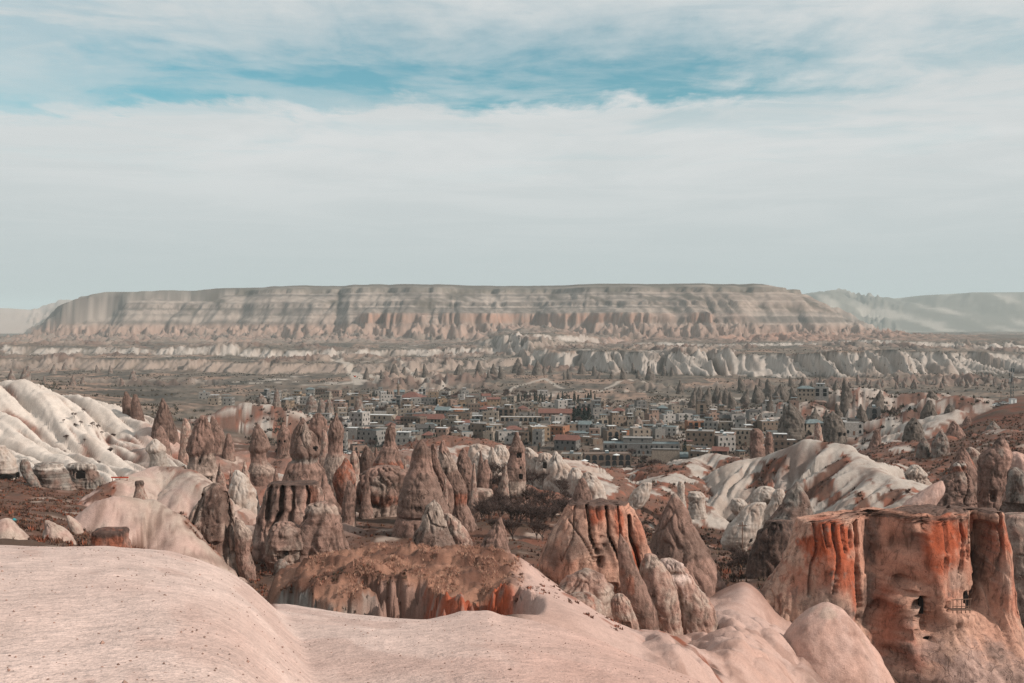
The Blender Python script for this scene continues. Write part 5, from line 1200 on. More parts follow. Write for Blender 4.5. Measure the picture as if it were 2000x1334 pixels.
class MB:
    """collects faces for one mesh"""
    def __init__(self):
        self.v = []; self.f = []

    def box(self, x0, x1, y0, y1, z0, z1, top=True):
        b = len(self.v)
        self.v += [(x0, y0, z0), (x1, y0, z0), (x1, y1, z0), (x0, y1, z0), (x0, y0, z1), (x1, y0, z1), (x1, y1, z1), (x0, y1, z1)]
        fs = [(0, 1, 5, 4), (1, 2, 6, 5), (2, 3, 7, 6), (3, 0, 4, 7)] + ([(4, 5, 6, 7)] if top else []) + [(3, 2, 1, 0)]
        self.f += [tuple(b + i for i in q) for q in fs]
        return self

    def poly(self, pts, y0, y1):
        """outline in x,z pushed from y0 to y1"""
        b = len(self.v); n = len(pts)
        self.v += [(x, y0, z) for x, z in pts] + [(x, y1, z) for x, z in pts]
        self.f += [tuple(range(b, b + n)), tuple(range(b + 2 * n - 1, b + n - 1, -1))]
        self.f += [(b + (i + 1) % n, b + i, b + n + i, b + n + (i + 1) % n) for i in range(n)]
        return self

    def tube(self, p0, p1, r0, r1, n=6):
        p0 = np.array(p0, float); p1 = np.array(p1, float)
        d = p1 - p0; d /= np.linalg.norm(d) + 1e-9
        u = np.cross(d, (0, 0, 1) if abs(d[2]) < .9 else (1, 0, 0)); u /= np.linalg.norm(u); w = np.cross(d, u)
        b = len(self.v)
        for p, r in ((p0, r0), (p1, r1)):
            for i in range(n):
                a = 2 * math.pi * i / n
                self.v.append(tuple(p + r * (math.cos(a) * u + math.sin(a) * w)))
        self.f += [(b + i, b + (i + 1) % n, b + n + (i + 1) % n, b + n + i) for i in range(n)]
        self.f += [tuple(range(b + n - 1, b - 1, -1)), tuple(range(b + n, b + 2 * n))]
        return self

    def mesh(self, name, mat, smooth=False):
        me = bpy.data.meshes.new(name)
        me.from_pydata(self.v, [], self.f)
        me.materials.append(mat)
        if smooth:
            me.polygons.foreach_set('use_smooth', [True] * len(me.polygons))
        me.update()
        return me

    def build(self, name, mat, parent=None, loc=(0, 0, 0), smooth=False):
        return put(name, self.mesh(name, mat, smooth), parent, loc)


def put(name, me, parent=None, loc=(0, 0, 0), scale=None, rz=0.0):
    o = bpy.data.objects.new(name, me)
    o.location = loc
    if scale: o.scale = scale
    if rz: o.rotation_euler = (0, 0, rz)
    col.objects.link(o)
    if parent is not None: o.parent = parent
    return o


def arch_pts(w, h, n=6):
    r = w / 2
    return [(-r, 0), (r, 0)] + [(r * math.cos(math.pi * i / n), h - r + r * math.sin(math.pi * i / n)) for i in range(n + 1)]


WIN = MB().poly([(-.5, 0), (.5, 0), (.5, 1.4), (-.5, 1.4)], -.06, .06).mesh('window', M['glass'])
WINA = MB().poly(arch_pts(1.1, 1.7), -.06, .06).mesh('arched_window', M['glass'])
ARCH = MB().poly(arch_pts(2.4, 2.7), -.06, .06).mesh('archway', M['glass'])
DOOR = MB().poly([(-.55, 0), (.55, 0), (.55, 2.1), (-.55, 2.1)], -.06, .06).mesh('door', M['wood'])
SILL = MB().box(-.65, .65, -.12, .05, -.12, 0).mesh('sill', M['wall cream'])


def add_openings(root, w, d, z0, storeys, rng, style, detail, sh=2.8, faces=('front', 'right')):
    """front is -y, right is +x"""
    if not detail:
        mb = MB()
    for face in faces:
        span = w if face == 'front' else d
        for fl in range(storeys):
            arch = style == 'arcade' and face == 'front'
            step = 3.1 if arch else rng.choice((2.2, 2.6, 3.0))
            n = max(1, int((span - 1.0) / step))
            for i in range(n):
                if rng.random() < .10: continue
                u = (i + .5) * span / n - span / 2
                zb = z0 + fl * sh + (.25 if arch else 1.0)
                me = ARCH if arch else (WINA if style == 'arched' else WIN)
                name = 'archway' if arch else 'window'
                if not arch and fl == 0 and face == 'front' and i == n // 2:
                    me, name, zb = DOOR, 'door', z0 + .02
                loc, rz = ((u, -d / 2, zb), 0) if face == 'front' else ((w / 2, u, zb), math.pi / 2)
                if detail:
                    o = put(name, me, root, loc, rz=rz)
                    if name == 'window' and style != 'arched' and detail > 1: put('sill', SILL, o, (0, 0, 0))
                else:
                    ww, hh = (1.2, 2.4) if arch else (.5, 1.4)
                    if face == 'front': mb.box(u - ww, u + ww, -d / 2 - .06, -d / 2 + .06, zb, zb + hh)
                    else: mb.box(w / 2 - .06, w / 2 + .06, u - ww, u + ww, zb, zb + hh)
    if not detail and mb.f:
        tag(mb.build('windows', M['glass'], root), kind='stuff')


def house(px, Y, w, d, storeys, wall, roof, style, label, rng, yaw=None, detail=0, group='stone houses of the village', name='village_house', cat='house', x=None, z=None, tiers=None):
    x = PX(px, Y) if x is None else x
    z = gz(x, Y) if z is None else z
    sh = 2.8
    root = empty(name, (x, Y, z - .1), yaw if yaw is not None else rng.uniform(-.35, .35))
    tag(root, label, cat, group)
    h = storeys * sh + .3
    body = MB().box(-w / 2, w / 2, -d / 2, d / 2, -5, h)
    pitched = roof == 'red tiled' or style == 'pitched'
    if not pitched:      # parapet
        for a in ((-w / 2, w / 2, -d / 2, -d / 2 + .25), (-w / 2, w / 2, d / 2 - .25, d / 2), (-w / 2, -w / 2 + .25, -d / 2 + .25, d / 2 - .25), (w / 2 - .25, w / 2, -d / 2 + .25, d / 2 - .25)):
            body.box(*a, h, h + .45)
    body.build('wall', M['wall ' + wall], root)
    if pitched:
        rh = .24 * min(w, d) + .4; o_ = .45
        b = MB()
        W, Dd = w / 2 + o_, d / 2 + o_
        rl = max(W - Dd, .3) if rng.random() < .6 else W
        b.v += [(-W, -Dd, h + .004), (W, -Dd, h + .004), (W, Dd, h + .004), (-W, Dd, h + .004), (-rl, 0, h + rh), (rl, 0, h + rh)]
        b.f += [(0, 1, 5, 4), (1, 2, 5), (2, 3, 4, 5), (3, 0, 4), (3, 2, 1, 0)]
        ro = b.build('roof', M['roof ' + roof], root)
        if rng.random() < .6: MB().box(W * .4, W * .4 + .6, -.3, .3, h + rh * .4, h + rh + .7).build('chimney', M['wall ' + wall], ro)
    else:
        ro = MB().box(-w / 2 + .26, w / 2 - .26, -d / 2 + .26, d / 2 - .26, h + .01, h + .16).build('roof', M['roof ' + roof], root)
        q = rng.random()
        if q < .30:     # roof room
            rw = w * rng.uniform(.35, .6); rd = d * .55; cx = rng.uniform(-.2, .2) * w
            MB().box(cx - rw / 2, cx + rw / 2, -rd / 2 + d * .15, rd / 2 + d * .15, h + .16, h + 2.9).build('roof_room', M['wall ' + wall], root)
            MB().box(cx - rw / 2 - .3, cx + rw / 2 + .3, -rd / 2 + d * .15 - .3, rd / 2 + d * .15 + .3, h + 2.9, h + 3.1).build('canopy', M['roof ' + rng.choice(('white', 'blue-green sheet', 'grey concrete'))], root)
            add = MB()
            for i in range(2): add.box(cx - rw * .25 + i * rw * .4 - .4, cx - rw * .25 + i * rw * .4 + .4, -rd / 2 + d * .15 - .06, -rd / 2 + d * .15 + .05, h + 1.2, h + 2.3)
            tag(add.build('windows', M['glass'], root), kind='stuff')
        elif q < .55:   # terrace canopy on posts
            cw = w * .8
            cn = MB().box(-cw / 2, cw / 2, -d * .4, d * .35, h + 2.5, h + 2.65).build('canopy', M['roof ' + rng.choice(('white', 'blue-green sheet', 'dark', 'red tiled'))], root)
            for i in range(4): MB().box(-cw / 2 + .2 + i * (cw - .4) / 3 - .08, -cw / 2 + .2 + i * (cw - .4) / 3 + .08, -d * .4 + .05, -d * .4 + .21, h + .16, h + 2.49).build('post', M['wood'], cn)
        elif q < .75:   # tank and solar panel
            MB().tube((-.8, 0, h + 1.2), (.8, 0, h + 1.2), .45, .45, 8).build('water_tank', M['white_paint'], root)
            sp = MB(); sp.v += [(-1, -2, h + .35), (1, -2, h + .35), (1, -.5, h + 1.4), (-1, -.5, h + 1.4), (-1, -1.95, h + .28), (1, -1.95, h + .28), (1, -.45, h + 1.33), (-1, -.45, h + 1.33)]
            sp.f += [(0, 1, 2, 3), (7, 6, 5, 4), (0, 4, 5, 1), (1, 5, 6, 2), (2, 6, 7, 3), (3, 7, 4, 0)]
            sp.build('solar_panel', M['steel'], root)
    add_openings(root, w, d, 0, storeys, rng, style, detail)
    if tiers:           # stepped terraces in front
        for i, (tw, td, th, cx) in enumerate(tiers):
            yy = -d / 2 - td
            MB().box(cx - tw / 2, cx + tw / 2, yy, -d / 2 + .5 - i * .02, -6, th).build('terrace', M['wall ' + wall], root)
            MB().box(cx - tw / 2 - .1, cx + tw / 2 + .1, yy - .1, yy + .15, th + .003, th + .9).build('parapet', M['wall pale grey'], root)
            n = int(tw / 3.2)
            for j in range(n):
                u = cx - tw / 2 + (j + .5) * tw / n
                put('archway', ARCH if (i + j) % 5 else WINA, root, (u, yy, th - 3.1))
    return root


def build_village():
    rng = random.Random(31)
    used = []

    def free(x, y, r):
        return all((x - a) ** 2 + (y - b) ** 2 > (r + c) ** 2 * .62 for a, b, c in used)
    LM = [  # px, Y, w, d, storeys, wall, roof, style, yaw, detail, label, tiers
        (1252, 548, 46, 14, 2, 'grey', 'blue-green sheet', 'arched', -.10, 1, 'long grey hotel with rows of arches stepping down in terraces', [(44, 5, 0.2, 1), (30, 10, -3.4, 6)]),
        (1368, 545, 17, 14, 4, 'tan', 'grey concrete', 'plain', -.25, 1, 'tall square tan stone hotel right of the terraced hotel', [(20, 4, 2.9, 2)]),
        (1410, 560, 16, 12, 3, 'pinkish', 'white', 'plain', -.3, 1, 'pinkish three-storey hotel wing beside the tall tan hotel', None),
        (1450, 575, 14, 12, 3, 'cream', 'grey concrete', 'arched', -.2, 1, 'cream hotel wing at the right end of the hotel row', None),
        (1300, 640, 17, 12, 2, 'whitewashed', 'blue-green sheet', 'plain', -.3, 1, 'whitewashed house with blue-green roof above the terraced hotel', None),
        (1185, 500, 26, 9, 2, 'brown stone', 'earth-brown', 'arcade', .05, 1, 'dim brown cave-front house with arches below the terraced hotel', [(30, 4, -.2, 0)]),
        (1108, 560, 14, 10, 2, 'grey', 'red tiled', 'plain', -.35, 1, 'grey house with bright red roof left of the brown cave-front house', None),
        (805, 905, 24, 20, 2, 'cream', 'red tiled', 'plain', -.3, 1, 'cream mosque hall with low red hipped roof beside the minaret', None),
        (1088, 742, 30, 12, 2, 'pinkish', 'red tiled', 'plain', -.12, 1, 'long two-storey school with red roof left of the dark cypresses', None),
        (1018, 735, 34, 8, 1, 'cream', 'white', 'arcade', -.05, 1, 'long low building with thin white roof left of the school', None),
        (838, 690, 22, 12, 2, 'cream', 'red tiled', 'arched', -.2, 1, 'cream house with red hipped roof above two big arches', [(18, 4, 0.0, 2)]),
        (808, 668, 16, 13, 3, 'brown stone', 'earth-brown', 'plain', -.3, 1, 'brown three-storey house below the red hipped roof', None),
        (1090, 640, 13, 11, 2, 'orange', 'earth-brown', 'plain', -.5, 1, 'bright orange two-storey house in the middle of town', None),
        (925, 655, 15, 10, 2, 'whitewashed', 'white', 'arcade', -.1, 1, 'white arcaded house with three big arches above the brown mound', None),
        (930, 725, 17, 10, 2, 'whitewashed', 'white', 'arcade', -.15, 1, 'white two-tier arcaded house with flat white roof', None),
        (952, 745, 13, 10, 3, 'pale grey', 'red tiled', 'plain', -.15, 1, 'grey three-storey house with red canopy roof behind the white arcades', None),
        (897, 710, 19, 11, 3, 'tan', 'dark', 'plain', -.1, 1, 'plain tan block with two window rows left of the white arcades', None),
        (725, 575, 15, 11, 3, 'pale grey', 'blue-green sheet', 'plain', -.45, 1, 'pale grey house with blank left wall at the near left of town', None),
        (757, 590, 16, 11, 3, 'cream', 'grey concrete', 'arched', -.3, 1, 'cream house with roof terrace beside the blank-walled grey house', None),
        (703, 610, 10, 10, 3, 'whitewashed', 'white', 'plain', -.4, 1, 'narrow white stepped house behind the blank-walled grey house', None),
        (742, 690, 24, 12, 3, 'cream', 'white', 'arched', -.25, 1, 'big cream house with tall arched stairs upper left of town', None),
        (660, 690, 14, 10, 2, 'whitewashed', 'dark', 'plain', -.4, 1, 'white house with dark maroon canopy at the left of town', None),
        (530, 700, 16, 10, 2, 'whitewashed', 'grey concrete', 'arcade', -.2, 1, 'white arcaded house on the left hillock beside a grey cone', None),
        (787, 570, 14, 10, 2, 'pale grey', 'blue-green sheet', 'plain', -.1, 1, 'pale house with dark windows right behind the thumb-headed spire', None),
        (1185, 790, 18, 10, 1, 'pinkish', 'white', 'plain', -.1, 1, 'low pink-walled shed with white roof right of the cypresses', None),
        (1060, 1010, 12, 8, 2, 'whitewashed', 'white', 'plain', 0, 0, 'lone white block on the fields beyond the town', None),
    ]
    for (px, Y, w, d, st, wl, rf, sty, yaw, det, lab, tiers) in LM:
        r = .5 * max(w, d)
        house(px, Y, w * .9, d * .9, st, wl, rf, sty, lab, rng, yaw, det, tiers=tiers)
        n = max(1, int(w / 12))
        for i in range(n): used.append((PX(px, Y) + (i + .5 - n / 2) * w / n * .9, Y, min(w / n, d) * .62))
        if tiers: used.append((PX(px, Y), Y - 10, w * .42))
    rows = [(470, [(1420, 1470)]), (500, [(1310, 1400), (1470, 1530), (1640, 1690)]), (530, [(632, 700), (1085, 1130), (1330, 1500), (1560, 1700)]), (565, [(618, 700), (950, 1100), (1460, 1660)]), (600, [(605, 690), (770, 830), (900, 1240), (1420, 1620)]),
            (625, [(620, 1300)]), (655, [(590, 1560)]), (690, [(560, 1600)]), (730, [(560, 1560)]), (775, [(540, 1460)]), (825, [(400, 450), (520, 1330)]), (880, [(380, 470), (500, 1180)]), (940, [(480, 1000)]), (1010, [(590, 900)])]
    specs = []
    for ri, (Y0, spans) in enumerate(rows):
        for a, b in spans:
            px = a + rng.uniform(0, 12)
            while px < b:
                w = rng.choice((6, 7, 7.5, 8, 9, 10, 12)) * rng.uniform(.9, 1.1); d = rng.uniform(6, 9)
                Y = Y0 + rng.uniform(-13, 13)
                pw = w * F / Y
                x = PX(px + pw / 2, Y)
                if free(x, Y, .5 * max(w, d) * .9) and rng.random() > .10:
                    used.append((x, Y, .5 * max(w, d) * .8))
                    st = rng.choices((1, 2, 3), (.50, .44, .06))[0]
                    wl = rng.choices(list(WALLS), (24, 18, 16, 14, 8, 10, 6, 1, 12))[0]
                    rf = rng.choices(list(ROOFS), (8, 30, 18, 14, 14, 16))[0]
                    sty = rng.choices(('plain', 'arched', 'arcade', 'pitched' if rf in ('blue-green sheet', 'dark') else 'plain'), (56, 16, 14, 14))[0]
                    specs.append([px + pw / 2, Y, w, d, st, wl, rf, sty, ri, x])
                px += pw + rng.uniform(-1, 9)
    zs = ground(np.array([s[9] for s in specs]), np.array([s[1] for s in specs]))[0]
    cnt = {}
    specs = sorted(zip(specs, zs), key=lambda s: s[0][0])
    words = {1: 'low', 2: 'two-storey', 3: 'three-storey', 4: 'four-storey'}
    for (px, Y, w, d, st, wl, rf, sty, ri, x), z in specs:
        cnt[ri] = cnt.get(ri, 0) + 1
        kind = {'plain': 'house', 'arched': 'house', 'arcade': 'arcaded house', 'pitched': 'house'}[sty]
        lab = '%s %s %s with %s roof, %s from left in %s village row' % (words[st], wl, kind, rf, ORD[cnt[ri] - 1], ORD[ri])
        det = 1 if Y < 660 else 0
        house(px, Y, w, d, st, wl, rf, sty, lab, rng, None, det, x=x, z=z)
    # minaret
    px, Y = 778, 890; x = PX(px, Y); z = gz(x, Y)
    t = empty('minaret', (x, Y, z)); tag(t, 'slender stone minaret standing left of the mosque hall', 'minaret')
    MB().box(-1.6, 1.6, -1.6, 1.6, -3, 5).build('base', M['wall tan'], t)
    MB().tube((0, 0, 5), (0, 0, 15), 1.15, 1.0, 12).build('shaft', M['wall tan'], t)
    MB().tube((0, 0, 15), (0, 0, 15.4), 1.1, 1.7, 12).tube((0, 0, 15.4), (0, 0, 16.3), 1.7, 1.7, 12).build('balcony', M['wall tan'], t)
    MB().tube((0, 0, 16.3), (0, 0, 19), .85, .8, 12).build('upper_shaft', M['wall tan'], t)
    MB().tube((0, 0, 19), (0, 0, 23), .95, .05, 12).build('cap', M['roof grey concrete'], t)
    # retaining wall by the hotel
    px, Y = 1300, 505; x = PX(px, Y); z = gz(x, Y)
    t = empty('retaining_wall', (x, Y, z), -.15); tag(t, 'pale stone retaining wall under the right end of the terraced hotel', 'wall')
    MB().box(-7, 7, -1, 1, -4, 7.2).build('masonry', M['wall cream'], t)
    MB().box(-7.2, 7.2, -1.2, 1.2, 7.204, 7.6).build('coping', M['wall pale grey'], t)
    # parasols
    for (px, Y, dz, lab) in [(1142, 492, 4, 'white parasol at the left end of the cave-front terrace'), (1165, 505, 8, 'white parasol on the roof of the cave-front house'), (1204, 492, 6.5, 'white parasol at the right end of the cave-front terrace'), (1200, 520, 11, 'pale parasol on the upper hotel terrace')]:
        x = PX(px, Y)
        t = empty('parasol', (x, Y, gz(x, Y) + dz - 3.0)); tag(t, lab, 'parasol', 'parasols on the hotel terraces')
        MB().tube((0, 0, -2), (0, 0, 2.9), .05, .05, 6).build('pole', M['wood'], t)
        MB().tube((0, 0, 2.5), (0, 0, 3.1), 1.9, .05, 8).build('canopy', M['white_paint'], t)


def car(px, Y, yaw, paint, label, x=None, group='cars parked around the village'):
    x = PX(px, Y); z = gz(x, Y) + .25
    t = empty('parked_car', (x, Y, z), yaw); tag(t, label, 'car', group)
    prof = [(-2.1, .35), (2.1, .35), (2.15, .75), (1.9, .95), (.95, 1.0), (-1.75, 1.0), (-2.12, .9)]
    MB().poly(prof, -.85, .85).build('body', M[paint], t)
    cab = [(1.0, 1.0), (.35, 1.46), (-1.2, 1.46), (-1.75, 1.0)]
    MB().poly(cab[::-1], -.74, .74).build('window', M['glass'], t)
    MB().poly([(.38, 1.462), (.3, 1.52), (-1.15, 1.52), (-1.23, 1.462)][::-1], -.72, .72).build('roof', M[paint], t)
    for sx in (-1.3, 1.3):
        for sy in (-.86, .86):
            MB().tube((sx, sy - .1, .32), (sx, sy + .1, .32), .32, .32, 10).build('wheel', M['rubber'], t)
    for sy in (-.6, .6):
        MB().box(2.1, 2.18, sy - .15, sy + .15, .66, .8).build('headlight', M['white_paint'], t)


def strip(name, pts, hw, mat, label, lift=.12):
    P = np.array([(PX(a, d), d) for a, d in pts])
    q = np.linspace(0, len(P) - 1, 60)
    X = _hermite(q, np.arange(len(P), dtype=float), P[:, 0]); Y = _hermite(q, np.arange(len(P), dtype=float), P[:, 1])
    tx = np.gradient(X); ty = np.gradient(Y); l = np.hypot(tx, ty)
    V = []
    rows = np.linspace(-hw, hw, 5)
    for k_ in rows:
        xx = X - ty / l * k_; yy = Y + tx / l * k_
        V.append(np.stack([xx, yy, ground(xx, yy)[0] + lift], 1))
    V = np.stack(V, 1).reshape(-1, 3)
    V[:, 2] = np.maximum(V[:, 2], np.repeat(V[:, 2].reshape(60, 5).mean(1), 5))
    i = np.arange(59)[:, None] * 5 + np.arange(4)[None]
    o = mesh_np(name, V, np.stack([i, i + 1, i + 6, i + 5], -1).reshape(-1, 4), M[mat])
    tag(o, label, None, None, 'structure')


def build_small_things():
    strip('road', ROADS[0], 5.5, 'asphalt', 'pale grey road curving past the thicket into the village')
    strip('side_road', ROADS[1], 3.5, 'asphalt', 'side road climbing below the retaining wall', .2)
    car(1197, 470, .1, 'white_paint', 'white car on the road below the cave-front house')
    car(1186, 474, .1, 'steel', 'dark car next to the white car on the road')
    car(1318, 488, .3, 'metal', 'grey car on the side road below the tan hotel')
    car(1326, 491, .3, 'white_paint', 'white car on the side road, left of the uppermost car')
    car(1340, 500, .6, 'steel', 'dark car highest up the side road')
    for i, (px, Y, p) in enumerate([(676, 500, 'white_paint'), (684, 506, 'metal'), (672, 512, 'steel')]):
        car(px, Y, .05, p, ('white', 'grey', 'dark')[i] + ' car parked at the left village edge behind the bottle-shaped spire')
    # mast and hut on the right-hand hill
    Y = 480; x = PX(1976, Y); z = gz(x, Y)
    t = empty('radio_mast', (x, Y, z)); tag(t, 'dark lattice radio mast on the hilltop at far right', 'mast')
    H = 16.5; leg = [(-.9, -.5), (.9, -.5), (0, 1.0)]
    for a, b in leg: MB().tube((a, b, -1), (a * .5, b * .5, H), .10, .08, 5).build('leg', M['steel'], t)
    br = MB()
    for k_ in range(11):
        z0, z1 = k_ * H / 11, (k_ + 1) * H / 11; s0, s1 = 1 - .5 * z0 / H, 1 - .5 * z1 / H
        for i in range(3):
            (a, b), (c, d) = leg[i], leg[(i + 1) % 3]
            br.tube((a * s0, b * s0, z0), (c * s1, d * s1, z1), .05, .05, 4).tube((a * s1, b * s1, z1), (c * s1, d * s1, z1), .05, .05, 4)
    br.build('lattice', M['steel'], t)
    for i, (zz, a) in enumerate([(15.6, 0), (15.6, 2.1), (15.6, 4.2), (13.4, .6), (13.4, 2.7), (13.4, 4.8), (10.8, 1.0), (10.8, 3.4)]):
        MB().box(math.cos(a) * 1.0 - .2, math.cos(a) * 1.0 + .2, math.sin(a) * 1.0 - .14, math.sin(a) * 1.0 + .14, zz - .9, zz + .9).build('antenna', M['metal' if i % 2 else 'steel'], t)
    MB().tube((0, 0, H), (0, 0, H + 2.2), .06, .03, 5).build('tip_rod', M['steel'], t)
    x = PX(1978, 472); z = gz(x, 472)
    t = empty('equipment_hut', (x, 472, z)); tag(t, 'small white equipment hut at the foot of the radio mast', 'hut')
    MB().box(-1.3, 1.3, -1.2, 1.2, -1, 2.2).build('wall', M['white_paint'], t)
    MB().box(-1.45, 1.45, -1.35, 1.35, 2.204, 2.35).build('roof', M['metal'], t)
    MB().box(-.4, .4, -1.26, -1.205, .05, 1.9).build('door', M['metal'], t)
    for px, h, lab in ((1955, 7, 'thin utility pole left of the radio mast'), (1450, 8, 'thin utility pole in the dark gully right of the tall cone')):
        Yp = 470 if px > 1500 else 170
        x = PX(px, Yp); z = gz(x, Yp)
        t = empty('utility_pole', (x, Yp, z)); tag(t, lab, 'pole', 'utility poles')
        MB().tube((0, 0, -1), (0, 0, h), .11, .08, 6).build('shaft', M['wood'], t)
        MB().box(-.8, .8, -.06, .06, h - .7, h - .55).build('crossarm', M['wood'], t)
        for sx in (-.7, 0, .7): MB().tube((sx, 0, h - .55), (sx, 0, h - .3), .06, .04, 6).build('insulator', M['white_paint'], t)
    car(1962, 476, .1, 'metal', 'grey vehicle parked beside the radio mast')
    car(1948, 478, .1, 'white_paint', 'white vehicle parked left of the radio mast')
    # flag on a tall pole
    Y = 1150; x = PX(691, Y); z = gz(x, Y)
    t = empty('flag_pole', (x, Y, z)); tag(t, 'tall pole with red flag at the far edge of town', 'flag')
    MB().tube((0, 0, -1), (0, 0, 16), .16, .08, 6).build('pole', M['metal'], t)
    v = []; n = 8
    for i in range(n + 1): v += [(.1 + i * .3, .2 * math.sin(i * .9), 15.8), (.1 + i * .3, .2 * math.sin(i * .9 + .3), 14.2)]
    mesh_np('flag', v, np.array([(2 * i, 2 * i + 1, 2 * i + 3, 2 * i + 2) for i in range(n)]), M['red_paint'], parent=t)
    # red barrier rail
    Y = 199; x = PX(234, Y); z = -99
    t = empty('barrier_rail', (x, Y, gz(x, Y)), -.05); tag(t, 'bright red horizontal rail on the bank right of the scrub slope', 'rail')
    hgt = .5
    MB().box(-1.75, 1.75, -.08, .08, hgt - .14, hgt + .12).build('rail', M['red_paint'], t)
    for sx in (-1.5, 0, 1.5): MB().box(sx - .06, sx + .06, -.05, .05, -1, hgt - .225).build('post', M['wood'], t)
    # turquoise bag
    Y = 118; x = PX(28, Y)
    v = np.array([(-.42, -.2, 0), (.42, -.2, 0), (.38, .22, 0), (-.38, .22, 0), (-.36, -.16, .34), (.3, -.18, .4), (.34, .16, .3), (-.3, .18, .42), (0, 0, .55)]) * .8
    o = mesh_np('bag', v, [np.array([(0, 1, 5, 4), (1, 2, 6, 5), (2, 3, 7, 6), (3, 0, 4, 7), (3, 2, 1, 0)]), np.array([(4, 5, 8), (5, 6, 8), (6, 7, 8), (7, 4, 8)])], M['teal_cloth'], loc=(x, Y, gz(x, Y)))
    tag(o, 'small turquoise bag lying on the scrub slope at left', 'bag')
    # wooden railing at the carved room of the red cliff
    t = empty('wooden_railing', (PX(1878, 110.5), 110.5, PZ(1189, 110.5)), .05); tag(t, 'little wooden railing in front of the carved doorway in the red cliff', 'railing')
    for i, sx in enumerate((-.98, -.5, -.02, .46, .96)): MB().tube((sx, 0, -.5), (sx + .02 * (-1) ** i, 0, 1.0), .045, .04, 6).build('post', M['wood'], t)
    MB().tube((-1.15, 0, 1.0), (1.2, .02, 1.06), .05, .05, 6).build('top_rail', M['wood'], t)
    MB().tube((-1.05, -.02, .3), (1.1, 0, .24), .045, .045, 6).build('lower_rail', M['wood'], t)
    for i in range(4): MB().box(-1.2, 1.2, -.3 + i * .22, -.12 + i * .22, -.12, -.05).build('plank', M['wood'], t)


build_village()
build_small_things()

# ------------------------------------------------------------------ vegetation
M['bark'] = plain_material('bare_bark', (0.085, 0.062, 0.054), 0.25, 3.0, 0.95)
M['twigs'] = plain_material('bare_twigs', (0.078, 0.052, 0.045), 0.3, 0.8, 0.95)
M['needles'] = plain_material('conifer_needles', (0.020, 0.028, 0.022), 0.4, 1.5, 0.9)


def tint_material(name, var=0.25):
    m = bpy.data.materials.new(name); m.use_nodes = True
    t = NT(m.node_tree)
    out = t.n('ShaderNodeOutputMaterial')
    tint = t.n('ShaderNodeAttribute', attribute_name='tint').outputs['Color']
    a = t.noise(t.n('ShaderNodeNewGeometry').outputs['Position'], 2.0, 3)
    f = t.math('ADD', 1.0 - var, t.math('MULTIPLY', a, 2 * var))
    c = t.n('ShaderNodeVectorMath', {0: tint, 1: t.n('ShaderNodeCombineXYZ', {0: f, 1: f, 2: f}).outputs[0]}, operation='MULTIPLY').outputs[0]
    bs = t.n('ShaderNodeBsdfPrincipled', {'Base Color': c, 'Roughness': 0.95, 'Specular IOR Level': 0.1})
    t.t.links.new(bs.outputs[0], out.inputs[0])
    return m


M['plants'] = tint_material('dry_plants')


def bare_tree_meshes(seed, height=6.0, dense=1.0):
    rng = random.Random(seed)
    trunk = MB(); tv = []; tf = []

    def twig(p, d, ln):
        q = p + d * ln
        s = np.cross(d, (rng.uniform(-1, 1), rng.uniform(-1, 1), rng.uniform(-1, 1))); s /= np.linalg.norm(s) + 1e-9
        b = len(tv); w = .028
        tv.extend([p - s * w, p + s * w, q])
        tf.append((b, b + 1, b + 2))

    def grow(p, d, ln, r, lev):
        q = p + d * ln
        if lev < 3: trunk.tube(p, q, r, r * .68, 4 if lev else 6)
        else:
            b = len(tv); s = np.cross(d, (.3, .7, .2)); s /= np.linalg.norm(s) + 1e-9
            tv.extend([p - s * .035, p + s * .035, q]); tf.append((b, b + 1, b + 2))
        if lev >= 4:
            for _ in range(int(7 * dense)):
                e = d + np.array([rng.gauss(0, .55), rng.gauss(0, .55), rng.gauss(.1, .45)]); e /= np.linalg.norm(e)
                twig(p + d * ln * rng.uniform(.2, 1), e, rng.uniform(.3, .8) * height / 6)
            return
        n = (4, 4, 3, 3)[lev]
        for i in range(n):
            a = 2 * math.pi * (i + rng.random()) / n
            sp = rng.uniform(.35, .8)
            e = d * 1.0 + sp * np.array([math.cos(a), math.sin(a), .15]); e /= np.linalg.norm(e)
            grow(p + d * ln * (rng.uniform(.55, 1) if i else 1.0), e, ln * rng.uniform(.62, .85), r * .6, lev + 1)
    for k_ in range(1 if rng.random() < .5 else 2):
        grow(np.array([.15 * k_, 0, -.4]), np.array([rng.uniform(-.2, .2), rng.uniform(-.2, .2), 1.0]), height * .27, height * .022, 0)
    tm = trunk.mesh('trunk', M['bark'])
    cm = bpy.data.meshes.new('crown'); cm.from_pydata([tuple(v) for v in tv], [], tf); cm.materials.append(M['twigs']); cm.update()
    return tm, cm


def conifer_meshes(seed):
    rng = random.Random(seed)
    tr = MB().tube((0, 0, -.5), (0, 0, 8.5), .22, .05, 6).mesh('trunk', M['bark'])
    v, f = [], []
    for k_ in range(420):
        z = rng.uniform(.8, 9.8); rad = 1.75 * (1 - (z / 10.2)) ** .75 * rng.uniform(.35, 1.08) + .12
        a = rng.uniform(0, 2 * math.pi)
        c = np.array([math.cos(a) * rad, math.sin(a) * rad, z])
        b = len(v)
        for _ in range(3): v.append(tuple(c + np.array([rng.gauss(0, .3), rng.gauss(0, .3), rng.gauss(.05, .34)])))
        f.append((b, b + 1, b + 2))
    cm = bpy.data.meshes.new('crown'); cm.from_pydata(v, [], f); cm.materials.append(M['needles']); cm.update()
    return tr, cm


def plant(name, meshes, x, y, z, s, rz, label, cat, group):
    t = empty(name, (x, y, z), rz); t.scale = (s, s, s)
    tag(t, label, cat, group)
    put('trunk', meshes[0], t); put('crown', meshes[1], t)


